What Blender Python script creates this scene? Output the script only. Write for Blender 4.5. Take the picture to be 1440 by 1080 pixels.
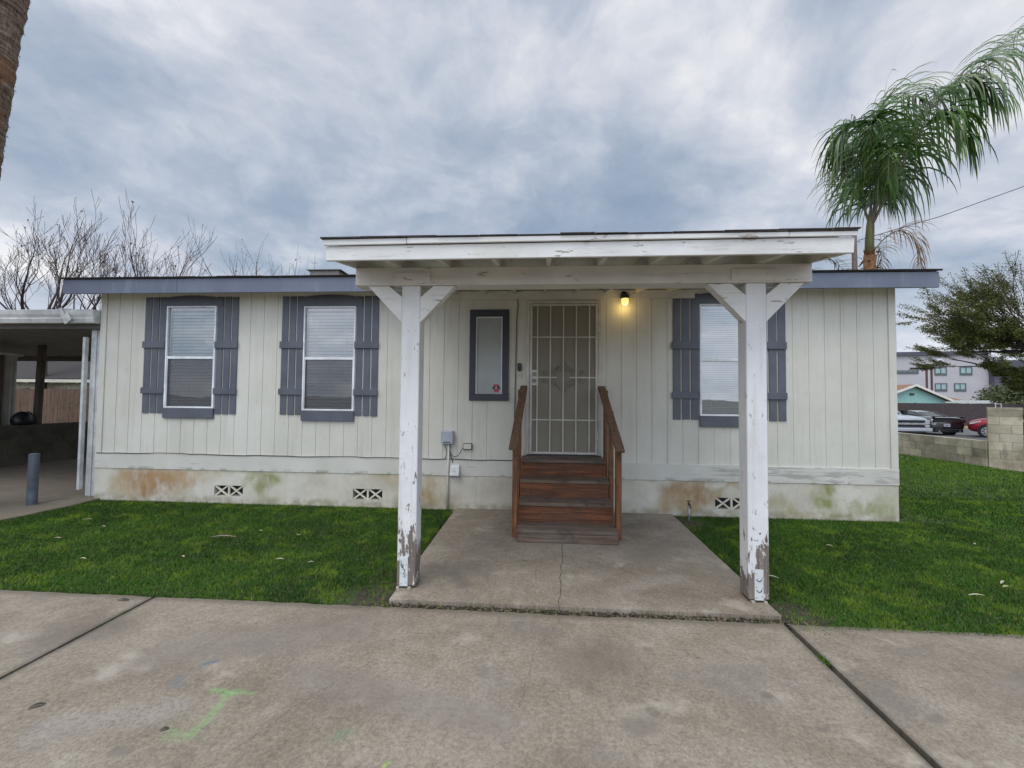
import bpy, bmesh, math, random
import numpy as np
from mathutils import Vector, Matrix
R = math.radians
PI = math.pi
rnd = random.Random(7)
SC = bpy.context.scene
for o in list(bpy.data.objects):
    bpy.data.objects.remove(o)

# ------------------------------------------------------------------ camera
CAMF, CYAW, CPIT, CROL = 600.0, R(3.88), R(1.98), R(.565)
cd = bpy.data.cameras.new('camera'); cam = bpy.data.objects.new('camera', cd)
SC.collection.objects.link(cam); SC.camera = cam
cd.sensor_width = 36; cd.lens = CAMF / 1440 * 36; cd.clip_start = .05; cd.clip_end = 3000
_f = Vector((-math.sin(CYAW)*math.cos(CPIT), math.cos(CYAW)*math.cos(CPIT), math.sin(CPIT)))
_r = Vector((math.cos(CYAW), math.sin(CYAW), 0)); _u = _r.cross(_f)
_r2 = _r*math.cos(CROL) + _u*math.sin(CROL); _u2 = -_r*math.sin(CROL) + _u*math.cos(CROL)
M3 = Matrix((_r2, _u2, -_f)).transposed()
cam.matrix_world = Matrix.Translation((0, -5.8, 1.5)) @ M3.to_4x4()
SC.render.resolution_x = 1024; SC.render.resolution_y = 768
SC.view_settings.view_transform = 'Standard'; SC.view_settings.look = 'None'
SC.view_settings.exposure = 0.0; SC.view_settings.gamma = 1

# ------------------------------------------------------------------ node helper
class NT:
    def __init__(s, tree):
        s.t = tree; s.n = tree.nodes; s.l = tree.links
    def add(s, typ, **kw):
        n = s.n.new(typ)
        for k, v in kw.items(): setattr(n, k, v)
        return n
    def put(s, sock, v):
        if v is None: return
        if isinstance(v, bpy.types.NodeSocket): s.l.new(v, sock)
        else:
            if sock.type == 'RGBA' and len(v) == 3: v = (*v, 1)
            sock.default_value = v
    def math(s, op, a, b=None, c=None, clamp=False):
        n = s.add('ShaderNodeMath', operation=op, use_clamp=clamp)
        s.put(n.inputs[0], a); s.put(n.inputs[1], b); s.put(n.inputs[2], c); return n.outputs[0]
    def vmath(s, op, a, b=None, scale=None):
        n = s.add('ShaderNodeVectorMath', operation=op)
        s.put(n.inputs[0], a)
        if b is not None: s.put(n.inputs[1], b)
        if scale is not None: s.put(n.inputs[3], scale)
        return n.outputs['Value'] if op in ('LENGTH', 'DOT_PRODUCT', 'DISTANCE') else n.outputs[0]
    def pos(s): return s.add('ShaderNodeNewGeometry').outputs['Position']
    def scl(s, v, k): return s.vmath('MULTIPLY', v, k)
    def noise(s, vec, scale=5, detail=4, rough=.55, dist=0):
        n = s.add('ShaderNodeTexNoise'); s.put(n.inputs['Vector'], vec)
        n.inputs['Scale'].default_value = scale; n.inputs['Detail'].default_value = detail
        n.inputs['Roughness'].default_value = rough; n.inputs['Distortion'].default_value = dist
        return n.outputs['Fac']
    def noisec(s, vec, scale=5, detail=3):
        n = s.add('ShaderNodeTexNoise'); s.put(n.inputs['Vector'], vec)
        n.inputs['Scale'].default_value = scale; n.inputs['Detail'].default_value = detail
        return n.outputs['Color']
    def vor(s, vec, scale, feat='F1', out='Distance'):
        n = s.add('ShaderNodeTexVoronoi', feature=feat); s.put(n.inputs['Vector'], vec)
        n.inputs['Scale'].default_value = scale; return n.outputs[out]
    def step(s, v, a, b, lo=0., hi=1.):
        n = s.add('ShaderNodeMapRange', interpolation_type='SMOOTHSTEP'); s.put(n.inputs[0], v)
        n.inputs[1].default_value = a; n.inputs[2].default_value = b
        n.inputs[3].default_value = lo; n.inputs[4].default_value = hi; return n.outputs[0]
    def mix(s, f, a, b, mode='MIX'):
        n = s.add('ShaderNodeMix', data_type='RGBA', blend_type=mode)
        s.put(n.inputs[0], f); s.put(n.inputs[6], a); s.put(n.inputs[7], b); return n.outputs[2]
    def ramp(s, f, stops):
        n = s.add('ShaderNodeValToRGB'); e = n.color_ramp.elements
        while len(e) < len(stops): e.new(.5)
        for i, (p, c) in enumerate(stops):
            e[i].position = p; e[i].color = (*c, 1)
        s.put(n.inputs[0], f); return n.outputs[0]
    def xyz(s, v):
        n = s.add('ShaderNodeSeparateXYZ'); s.put(n.inputs[0], v); return n.outputs
    def seg(s, p, a, b):
        # distance of point socket p (z flattened by caller) from the segment a-b
        a = Vector(a); b = Vector(b); ba = b - a
        pa = s.vmath('SUBTRACT', p, tuple(a))
        h = s.math('DIVIDE', s.vmath('DOT_PRODUCT', pa, tuple(ba)), ba.length_squared, clamp=True)
        n = s.add('ShaderNodeVectorMath', operation='SCALE'); n.inputs[0].default_value = tuple(ba); s.put(n.inputs[3], h)
        return s.vmath('LENGTH', s.vmath('SUBTRACT', pa, n.outputs[0]))
    def bump(s, h, strength=.3, dist=.01, nrm=None):
        n = s.add('ShaderNodeBump'); s.put(n.inputs['Height'], h)
        n.inputs['Strength'].default_value = strength; n.inputs['Distance'].default_value = dist
        if nrm is not None: s.put(n.inputs['Normal'], nrm)
        return n.outputs[0]

def material(name, fn=None, color=(.5, .5, .5), rough=.6, metal=0., spec=.5):
    m = bpy.data.materials.new(name); m.use_nodes = True
    t = NT(m.node_tree); b = t.n['Principled BSDF']
    b.inputs['Base Color'].default_value = (*color, 1); b.inputs['Roughness'].default_value = rough
    b.inputs['Metallic'].default_value = metal; b.inputs['Specular IOR Level'].default_value = spec
    if fn:
        r = fn(t, b)
        if isinstance(r, dict):
            for k, v in r.items(): t.put(b.inputs[k], v)
    m.diffuse_color = (*color, 1)
    return m

# ------------------------------------------------------------------ world and sun
SUN_EL, SUN_AZ = 62, 205          # azimuth measured clockwise from +Y: behind the camera, a little to its left
w = bpy.data.worlds.new('World'); SC.world = w; w.use_nodes = True
t = NT(w.node_tree); bg = t.n['Background']
sky = t.add('ShaderNodeTexSky', sky_type='NISHITA'); sky.sun_disc = False
sky.sun_elevation = R(SUN_EL); sky.sun_rotation = R(SUN_AZ)
dirv = t.add('ShaderNodeTexCoord').outputs['Generated']
dx, dy, dz = t.xyz(dirv)
den = t.math('ADD', t.math('MAXIMUM', dz, 0.), .36)
cb = t.add('ShaderNodeCombineXYZ'); t.put(cb.inputs[0], t.math('DIVIDE', dx, den)); t.put(cb.inputs[1], t.math('DIVIDE', dy, den))
t.put(cb.inputs[2], 58.3)
cv = cb.outputs[0]
wv = t.vmath('ADD', cv, t.vmath('SCALE', t.vmath('SUBTRACT', t.noisec(cv, 1.5, 5), (.5, .5, .5)), scale=.38))
n1 = t.noise(wv, 1.55, 9, .56); n2 = t.noise(t.vmath('ADD', wv, (7.3, 2.2, 1.)), 4.4, 8, .6)
n3 = t.noise(t.vmath('ADD', wv, (1.3, 9.2, 4.)), .55, 4, .5)
f = t.math('ADD', t.math('MULTIPLY', n1, .55), t.math('ADD', t.math('MULTIPLY', n2, .25), t.math('MULTIPLY', n3, .2)))
cl = t.ramp(f, [(.39, (.26, .34, .45)), (.46, (.34, .41, .515)), (.51, (.45, .505, .60)), (.55, (.57, .605, .68)), (.59, (.69, .71, .755)), (.64, (.92, .915, .91))])
bs_ = t.step(t.math('ADD', t.math('MULTIPLY', t.noise(t.vmath('ADD', wv, (2.1, 5.7, 8.)), 2.6, 6, .5), .7), t.math('MULTIPLY', n1, .3)), .56, .70, 0, .7)
cl = t.mix(bs_, cl, (1.0, .985, .97))
# bright low gap under the cloud deck
hz = t.math('MULTIPLY', t.step(dz, .02, .22, 1., 0.), t.step(t.noise(t.scl(cv, (.5, .5, 1)), 1.6, 4), .42, .62))
cl = t.mix(t.math('MULTIPLY', hz, .7), cl, (.74, .80, .90))
# unseen overcast behind the camera, on the sun's side, brightened to light the facade
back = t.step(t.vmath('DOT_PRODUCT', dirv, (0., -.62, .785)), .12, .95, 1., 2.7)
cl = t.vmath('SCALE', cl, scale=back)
ns = t.vmath('SCALE', sky.outputs[0], scale=.012)
tot = t.vmath('ADD', cl, ns)
low = t.step(dz, -.04, .0, 0., 1.)
tot = t.mix(low, (.12, .11, .10), tot)
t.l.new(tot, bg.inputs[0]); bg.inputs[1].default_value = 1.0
sl = bpy.data.lights.new('sun', 'SUN'); sl.energy = 1.25; sl.angle = R(35); sl.color = (1, .965, .91)
so = bpy.data.objects.new('sun', sl); SC.collection.objects.link(so)
az = R(SUN_AZ); sd = Vector((math.sin(az)*math.cos(R(SUN_EL)), math.cos(az)*math.cos(R(SUN_EL)), math.sin(R(SUN_EL))))
so.rotation_euler = (-sd).to_track_quat('-Z', 'Y').to_euler(); so.location = (0, -20, 20)

# ------------------------------------------------------------------ object helpers
COL = SC.collection
def thing(name, label, cat, loc=(0, 0, 0), rz=0, group=None):
    o = bpy.data.objects.new(name, None); COL.objects.link(o)
    o.location = loc; o.rotation_euler = (0, 0, rz); o.empty_display_size = .2
    o['label'] = label; o['category'] = cat
    if group: o['group'] = group
    return o
def tag(o, label, cat, group=None):
    o['label'] = label; o['category'] = cat
    if group: o['group'] = group
    return o
def struct(o): o['kind'] = 'structure'; return o
class MB:
    def __init__(s): s.v = []; s.f = []; s.smooth = False
    def quad(s, pts):
        b = len(s.v); s.v += [tuple(p) for p in pts]; s.f.append(tuple(range(b, b+len(pts)))); return s
    def box(s, x0, x1, y0, y1, z0, z1, M=None):
        c = [(x0,y0,z0),(x1,y0,z0),(x1,y1,z0),(x0,y1,z0),(x0,y0,z1),(x1,y0,z1),(x1,y1,z1),(x0,y1,z1)]
        if M is not None: c = [tuple(M @ Vector(p)) for p in c]
        b = len(s.v); s.v += c
        for f in ((3,2,1,0),(4,5,6,7),(0,1,5,4),(1,2,6,5),(2,3,7,6),(3,0,4,7)): s.f.append(tuple(b+i for i in f))
        return s
    def prism(s, pts, axis, a0, a1, M=None):
        # polygon pts in the two other axes, extruded along axis
        n = len(pts); c = []
        for a in (a0, a1):
            for p, q in pts:
                v = {'x': (a, p, q), 'y': (p, a, q), 'z': (p, q, a)}[axis]
                c.append(tuple(M @ Vector(v)) if M is not None else v)
        b = len(s.v); s.v += c
        s.f.append(tuple(b+i for i in range(n))[::-1]); s.f.append(tuple(b+n+i for i in range(n)))
        for i in range(n):
            j = (i+1) % n; s.f.append((b+i, b+j, b+n+j, b+n+i))
        return s
    def beam(s, p0, p1, w, h, up=(0, 0, 1)):
        p0 = Vector(p0); p1 = Vector(p1); d = (p1-p0); L = d.length; d.normalize()
        r = d.cross(Vector(up)).normalized(); u = r.cross(d)
        M = Matrix((( r.x, d.x, u.x, p0.x), (r.y, d.y, u.y, p0.y), (r.z, d.z, u.z, p0.z), (0, 0, 0, 1)))
        return s.box(-w/2, w/2, 0, L, -h/2, h/2, M)
    def tube(s, pts, rad, n=8, cap=True):
        pts = [Vector(p) for p in pts]; rr = rad if hasattr(rad, '__len__') else [rad]*len(pts)
        b = len(s.v); ref = Vector((.13, .27, .95)).normalized(); prev = None
        for i, p in enumerate(pts):
            d = (pts[min(i+1, len(pts)-1)] - pts[max(i-1, 0)]).normalized()
            if prev is None:
                a = d.cross(ref if abs(d.dot(ref)) < .95 else Vector((1, 0, 0))).normalized()
            else:
                a = (prev - d*prev.dot(d)).normalized()
            prev = a; c = d.cross(a)
            for k in range(n):
                t_ = 2*PI*k/n; s.v.append(tuple(p + (a*math.cos(t_)+c*math.sin(t_))*rr[i]))
        for i in range(len(pts)-1):
            for k in range(n):
                k2 = (k+1) % n; s.f.append((b+i*n+k, b+i*n+k2, b+(i+1)*n+k2, b+(i+1)*n+k))
        if cap:
            s.f.append(tuple(b+k for k in range(n))[::-1]); s.f.append(tuple(b+(len(pts)-1)*n+k for k in range(n)))
        return s
    def each(s, name, m, parent=None, bevel=0, smooth=False):
        # one object per separate piece
        par = list(range(len(s.v)))
        def fd(a):
            while par[a] != a: par[a] = par[par[a]]; a = par[a]
            return a
        for f in s.f:
            for a in f[1:]: par[fd(a)] = fd(f[0])
        grp = {}
        for f in s.f: grp.setdefault(fd(f[0]), []).append(f)
        out = []
        for fs in grp.values():
            ix = sorted({i for f in fs for i in f}); mp = {a: i for i, a in enumerate(ix)}; m2 = MB()
            m2.v = [s.v[i] for i in ix]; m2.f = [tuple(mp[i] for i in f) for f in fs]; out.append(m2.build(name, m, parent, bevel, smooth))
        return out
    def build(s, name, m, parent=None, bevel=0, smooth=False, seg=1):
        me = bpy.data.meshes.new(name); me.from_pydata(s.v, [], s.f); me.validate(); me.materials.append(m)
        if smooth: me.polygons.foreach_set('use_smooth', [True]*len(me.polygons))
        o = bpy.data.objects.new(name, me); COL.objects.link(o)
        if parent is not None: o.parent = parent
        if bevel:
            bm = o.modifiers.new('b', 'BEVEL'); bm.width = bevel; bm.segments = seg; bm.limit_method = 'ANGLE'; bm.angle_limit = R(40)
        return o
def children(o): return [c for c in COL.objects if c.parent == o]
def copy_tree(o, parent=None):
    c = o.copy(); COL.objects.link(c)
    if parent is not None: c.parent = parent
    for k in children(o): copy_tree(k, c)
    return c
def npmesh(name, verts, faces, m, parent=None, attr=None):
    me = bpy.data.meshes.new(name); nv = len(verts); nf = len(faces); k = faces.shape[1]
    me.vertices.add(nv); me.vertices.foreach_set('co', verts.astype(np.float32).ravel())
    me.loops.add(nf*k); me.loops.foreach_set('vertex_index', faces.astype(np.int32).ravel())
    me.polygons.add(nf); me.polygons.foreach_set('loop_start', np.arange(0, nf*k, k, dtype=np.int32))
    me.update(calc_edges=True); me.validate(); me.materials.append(m)
    if attr is not None:
        a = me.attributes.new('tint', 'FLOAT', 'POINT'); a.data.foreach_set('value', attr.astype(np.float32))
    o = bpy.data.objects.new(name, me); COL.objects.link(o)
    if parent is not None: o.parent = parent
    return o

KS = .015
def gz(y): return KS*y if y < 0 else 0.

# ------------------------------------------------------------------ materials
def f_siding(t, b):
    p = t.pos(); x, y, z = t.xyz(p)
    gr = t.noise(t.scl(p, (38, 38, 2.2)), 1, 4, .6); big = t.noise(p, 1.3, 5, .6); fine = t.noise(t.scl(p, (1, 1, .25)), 16, 5, .7)
    c = t.ramp(big, [(.3, (.555, .538, .468)), (.5, (.61, .593, .52)), (.7, (.66, .642, .572))])
    c = t.mix(t.step(fine, .55, .75, 0, .45), c, (.43, .41, .35))
    stk = t.noise(t.scl(p, (11, 11, .55)), 1, 5, .65)
    c = t.mix(t.step(stk, .5, .72, 0, .30), c, (.40, .375, .31))
    c = t.mix(t.step(t.noise(t.scl(p, (60, 60, 5)), 1, 3, .6), .62, .74, 0, .30), c, (.33, .31, .26))
    sp = t.noise(p, 55, 3, .6)
    low = t.step(z, .62, .95, 1, 0)
    c = t.mix(t.math('MULTIPLY', t.step(sp, .62, .75), t.math('MULTIPLY', low, .5)), c, (.36, .34, .30))
    return {'Base Color': c, 'Roughness': .75, 'Normal': t.bump(gr, .35, .004)}
SIDING = material('siding_paint', f_siding, (.6, .59, .5))
def f_trimb(t, b):
    p = t.pos(); x, y, z = t.xyz(p)
    gr = t.noise(t.scl(p, (3, 30, 42)), 1, 5, .6)
    patch = t.noise(t.scl(p, (1.1, 1, 4)), 1.6, 5, .65)
    c = t.ramp(t.noise(p, 2.2, 4), [(.3, (.53, .515, .45)), (.7, (.63, .615, .56))])
    side = t.step(x, 1.0, 2.6, .0, .085)
    wear = t.step(t.math('ADD', t.math('ADD', t.math('MULTIPLY', gr, .5), t.math('MULTIPLY', patch, .5)), side), .59, .66)
    c = t.mix(t.math('MULTIPLY', wear, .75), c, (.33, .32, .285))
    g2 = t.math('MULTIPLY', t.step(z, .455, .50, 1, 0), t.step(t.noise(p, 7, 4), .5, .65))
    c = t.mix(t.math('MULTIPLY', g2, .6), c, (.22, .22, .15))
    return {'Base Color': c, 'Roughness': .8, 'Normal': t.bump(gr, .4, .004)}
TRIMB = material('trim_board_paint', f_trimb, (.6, .59, .5))
def f_stucco(t, b):
    p = t.pos(); x, y, z = t.xyz(p)
    cb = t.add('ShaderNodeCombineXYZ'); t.put(cb.inputs[0], x); t.put(cb.inputs[2], z); q = cb.outputs[0]
    qn = t.vmath('ADD', q, t.vmath('SCALE', t.vmath('SUBTRACT', t.noisec(q, 2.6, 5), (.5, .5, .5)), scale=.75))
    c = t.ramp(t.noise(p, 2.1, 6, .65), [(.3, (.47, .43, .345)), (.5, (.57, .54, .45)), (.72, (.65, .625, .55))])
    brk = t.step(t.noise(t.scl(p, (1, 1, .5)), 8, 7, .75), .32, .62, .35, 1.)
    def spot(c, cx, cz, rx, rz, col, k, e0=1.0, e1=.35):
        d = t.vmath('LENGTH', t.vmath('MULTIPLY', t.vmath('SUBTRACT', qn, (cx, 0, cz)), (1/rx, 1, 1/rz)))
        return t.mix(t.math('MULTIPLY', t.step(d, 1.3, .3, 0, min(1, k*1.2)), brk), c, col)
    for a in ((-5.55, .27, .62, .24, (.30, .150, .05), 1.), (-5.15, .33, .7, .16, (.42, .27, .13), .6), (-6.0, .2, .3, .16, (.45, .33, .17), .5),
              (-3.8, .30, .22, .2, (.22, .23, .07), .75), (-4.05, .34, .15, .1, (.25, .25, .09), .5), (-1.65, .22, .38, .26, (.34, .21, .08), .95),
              (-1.3, .1, .4, .12, (.36, .27, .16), .5), (-2.0, .35, .6, .1, (.45, .38, .25), .5),
              (1.95, .30, .45, .24, (.30, .165, .06), 1.), (1.75, .18, .3, .16, (.42, .29, .14), .6), (2.35, .38, .5, .08, (.38, .28, .16), .6),
              (3.65, .30, .16, .13, (.22, .24, .06), .75), (4.1, .12, .5, .1, (.25, .26, .10), .65), (3.2, .1, .5, .12, (.36, .31, .16), .6),
              (4.45, .2, .22, .3, (.30, .30, .14), .5), (.0, .3, 1.2, .2, (.40, .36, .30), .45)):
        c = spot(c, *a)
    base = t.math('MULTIPLY', t.step(z, .03, .12, 1, 0), t.step(t.noise(p, 6, 5), .35, .6))
    c = t.mix(t.math('MULTIPLY', base, .7), c, (.27, .235, .15))
    st = t.noise(t.scl(p, (9, 9, .8)), 1.2, 4)
    c = t.mix(t.step(st, .58, .75, 0, .4), c, (.42, .36, .26))
    tp = t.math('MULTIPLY', t.step(z, .39, .44), t.step(t.noise(p, 4, 5), .4, .65))
    c = t.mix(t.math('MULTIPLY', tp, .5), c, (.33, .27, .18))
    cr = t.vor(qn, 2.2, 'DISTANCE_TO_EDGE')
    c = t.mix(t.math('MULTIPLY', t.step(cr, .012, .0), t.step(x, 2.6, 3.2, 0, .35)), c, (.30, .27, .2))
    h = t.math('ADD', t.noise(p, 45, 5, .7), t.math('MULTIPLY', t.noise(p, 6, 3), 1.5))
    return {'Base Color': c, 'Roughness': .9, 'Normal': t.bump(h, .45, .008)}
STUCCO = material('stucco_skirting', f_stucco, (.6, .56, .46))
def paint(name, col, rough=.55, var=.12, grain=(30, 30, 3), bs=.25, chips=None, chipcol=(.3, .25, .2)):
    def fn(t, b):
        p = t.pos(); n = t.noise(p, 3.1, 5, .6)
        c = t.mix(t.step(n, .3, .7), tuple(v*(1-var) for v in col), tuple(min(1, v*(1+var)) for v in col))
        g = t.noise(t.scl(p, grain), 1, 4, .6)
        if chips: c = t.mix(t.step(t.noise(p, chips, 5, .7), .66, .7, 0, .85), c, chipcol)
        return {'Base Color': c, 'Normal': t.bump(g, bs, .003)}
    return material(name, fn, col, rough)
SHUT = paint('slate_grey_paint', (.092, .102, .124), .5, .16)
def f_fascia(t, b):
    p = t.pos(); n = t.noise(p, 2.0, 5, .6); s = t.noise(t.scl(p, (7, 7, .9)), 1, 5, .6)
    c = t.mix(t.step(n, .3, .7), (.115, .135, .185), (.15, .17, .225))
    c = t.mix(t.step(s, .55, .75, 0, .4), c, (.27, .29, .34))
    return {'Base Color': c, 'Normal': t.bump(t.noise(t.scl(p, (3, 30, 30)), 1, 3), .2, .003)}
FASC = material('fascia_grey_paint', f_fascia, (.13, .15, .2), .5)
def f_peel(t, b):
    p = t.pos(); x, y, z = t.xyz(p)
    sv = t.scl(p, (1, 1, .33))
    n = t.noise(sv, 9, 8, .7, .4); n2 = t.noise(sv, 42, 5, .7)
    thr = t.math('MULTIPLY_ADD', t.math('POWER', t.math('MAXIMUM', z, 0.), .7), .20, .425)
    v = t.math('ADD', t.math('MULTIPLY', n, .75), t.math('MULTIPLY', n2, .25))
    d = t.math('SUBTRACT', v, thr); m = t.step(d, 0, .012)
    gr = t.noise(t.scl(p, (60, 60, 3)), 1, 4, .6)
    wood = t.ramp(gr, [(.3, (.115, .09, .075)), (.7, (.27, .225, .195))])
    wh = t.ramp(t.noise(p, 3, 5), [(.3, (.64, .64, .64)), (.7, (.77, .77, .765))])
    wh = t.mix(t.step(t.noise(t.scl(p, (26, 26, 9)), 1, 4), .66, .72, 0, .6), wh, (.36, .33, .29))
    sp1 = t.step(t.noise(t.scl(p, (34, 34, 12)), 1, 5, .7), .62, .66); sp2 = t.step(t.math('SUBTRACT', t.noise(p, 5, 3), t.math('MULTIPLY', z, .05)), .34, .5); wh = t.mix(t.math('MULTIPLY', t.math('MULTIPLY', sp1, sp2), .75), wh, (.20, .165, .13))
    wh = t.mix(t.step(t.noise(t.scl(p, (20, 20, 1.2)), 1, 5), .5, .7, 0, .35), wh, (.52, .49, .43))
    c = t.mix(m, wh, wood)
    h = t.math('ADD', t.math('MULTIPLY', m, -1.), t.math('MULTIPLY', gr, .35))
    return {'Base Color': c, 'Roughness': t.math('ADD', .45, t.math('MULTIPLY', m, .4)), 'Normal': t.bump(h, .6, .003)}
PEEL = material('peeling_white_paint', f_peel, (.75, .75, .75))
def white_wood(name, axis, tone=(.70, .69, .66)):
    def fn(t, b):
        p = t.pos(); sc = {'x': (2.2, 30, 30), 'y': (30, 2.2, 30), 'z': (30, 30, 2.2)}[axis]
        gr = t.noise(t.scl(p, sc), 1, 4, .6); n = t.noise(p, 2.4, 5, .6)
        c = t.mix(t.step(n, .3, .7), tuple(v*.88 for v in tone), tuple(v*1.06 for v in tone))
        ch = t.noise(t.scl(p, tuple(.45*q if q > 5 else q*1.6 for q in sc)), 1.1, 6, .7)
        c = t.mix(t.step(ch, .60, .65, 0, .85), c, (.27, .22, .165))
        c = t.mix(t.step(t.noise(t.scl(p, tuple(1.2*q for q in sc)), 1, 5, .7), .56, .68, 0, .5), c, (.42, .385, .32))
        ye = t.noise(p, 1.5, 3); c = t.mix(t.step(ye, .55, .75, 0, .3), c, (.58, .54, .42))
        return {'Base Color': c, 'Roughness': .6, 'Normal': t.bump(gr, .3, .004)}
    return material(name, fn, tone)
WW_X = white_wood('white_wood_across', 'x', (.72, .715, .69)); WW_Y = white_wood('white_wood_along', 'y', (.62, .60, .54)); WW_P = white_wood('white_wood_beam', 'x', (.63, .61, .56))
def weathered(name, axis, lo, hi, grey=.5, gcol=(.17, .14, .12)):
    def fn(t, b):
        p = t.pos(); sc = {'x': (1.6, 34, 34), 'y': (34, 1.6, 34), 'z': (34, 34, 1.6)}[axis]
        gr = t.noise(t.scl(p, sc), 1, 6, .65, .4); g2 = t.noise(t.scl(p, tuple(q*2.6 for q in sc)), 1, 4, .6)
        n = t.noise(t.scl(p, (2, 3, 5)), 1, 4, .6)
        mid = tuple((a+c)/2 for a, c in zip(lo, hi))
        c = t.ramp(t.math('ADD', t.math('MULTIPLY', gr, .7), t.math('MULTIPLY', g2, .3)), [(.34, lo), (.5, mid), (.64, hi)])
        c = t.mix(t.math('MULTIPLY', t.step(n, .4, .62), grey), c, gcol)
        kn = t.vor(t.scl(p, tuple(.22*q if q > 5 else q*2.2 for q in sc)), 1)
        c = t.mix(t.step(kn, .16, .05, 0, .7), c, tuple(v*.35 for v in lo))
        sh = t.noise(t.vmath('ADD', p, (3, 5, 1)), 5.3, 6, .7); c = t.mix(t.step(sh, .5, .68, 0, .6), c, (.035, .024, .018))
        return {'Base Color': c, 'Roughness': .7, 'Normal': t.bump(t.math('ADD', gr, g2), .55, .006)}
    return material(name, fn, hi)
STEP_R = weathered('stained_wood_riser', 'x', (.028, .011, .007), (.30, .10, .036), .5, (.075, .038, .024))
STEP_T = weathered('weathered_wood_tread', 'x', (.05, .032, .022), (.23, .155, .105), .5, (.14, .12, .10))
STEP_Z = weathered('stained_wood_post', 'z', (.055, .02, .010), (.31, .12, .045), .25, (.10, .06, .04))
STEP_Y = weathered('weathered_wood_rail', 'y', (.05, .028, .018), (.24, .125, .065), .4, (.13, .095, .07))
FENCEW = weathered('cedar_fence_wood', 'z', (.055, .032, .019), (.20, .115, .07), .4, (.10, .08, .06))
OLDW = weathered('old_brown_timber', 'z', (.05, .035, .028), (.15, .11, .09), .4, (.12, .10, .09))
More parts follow.
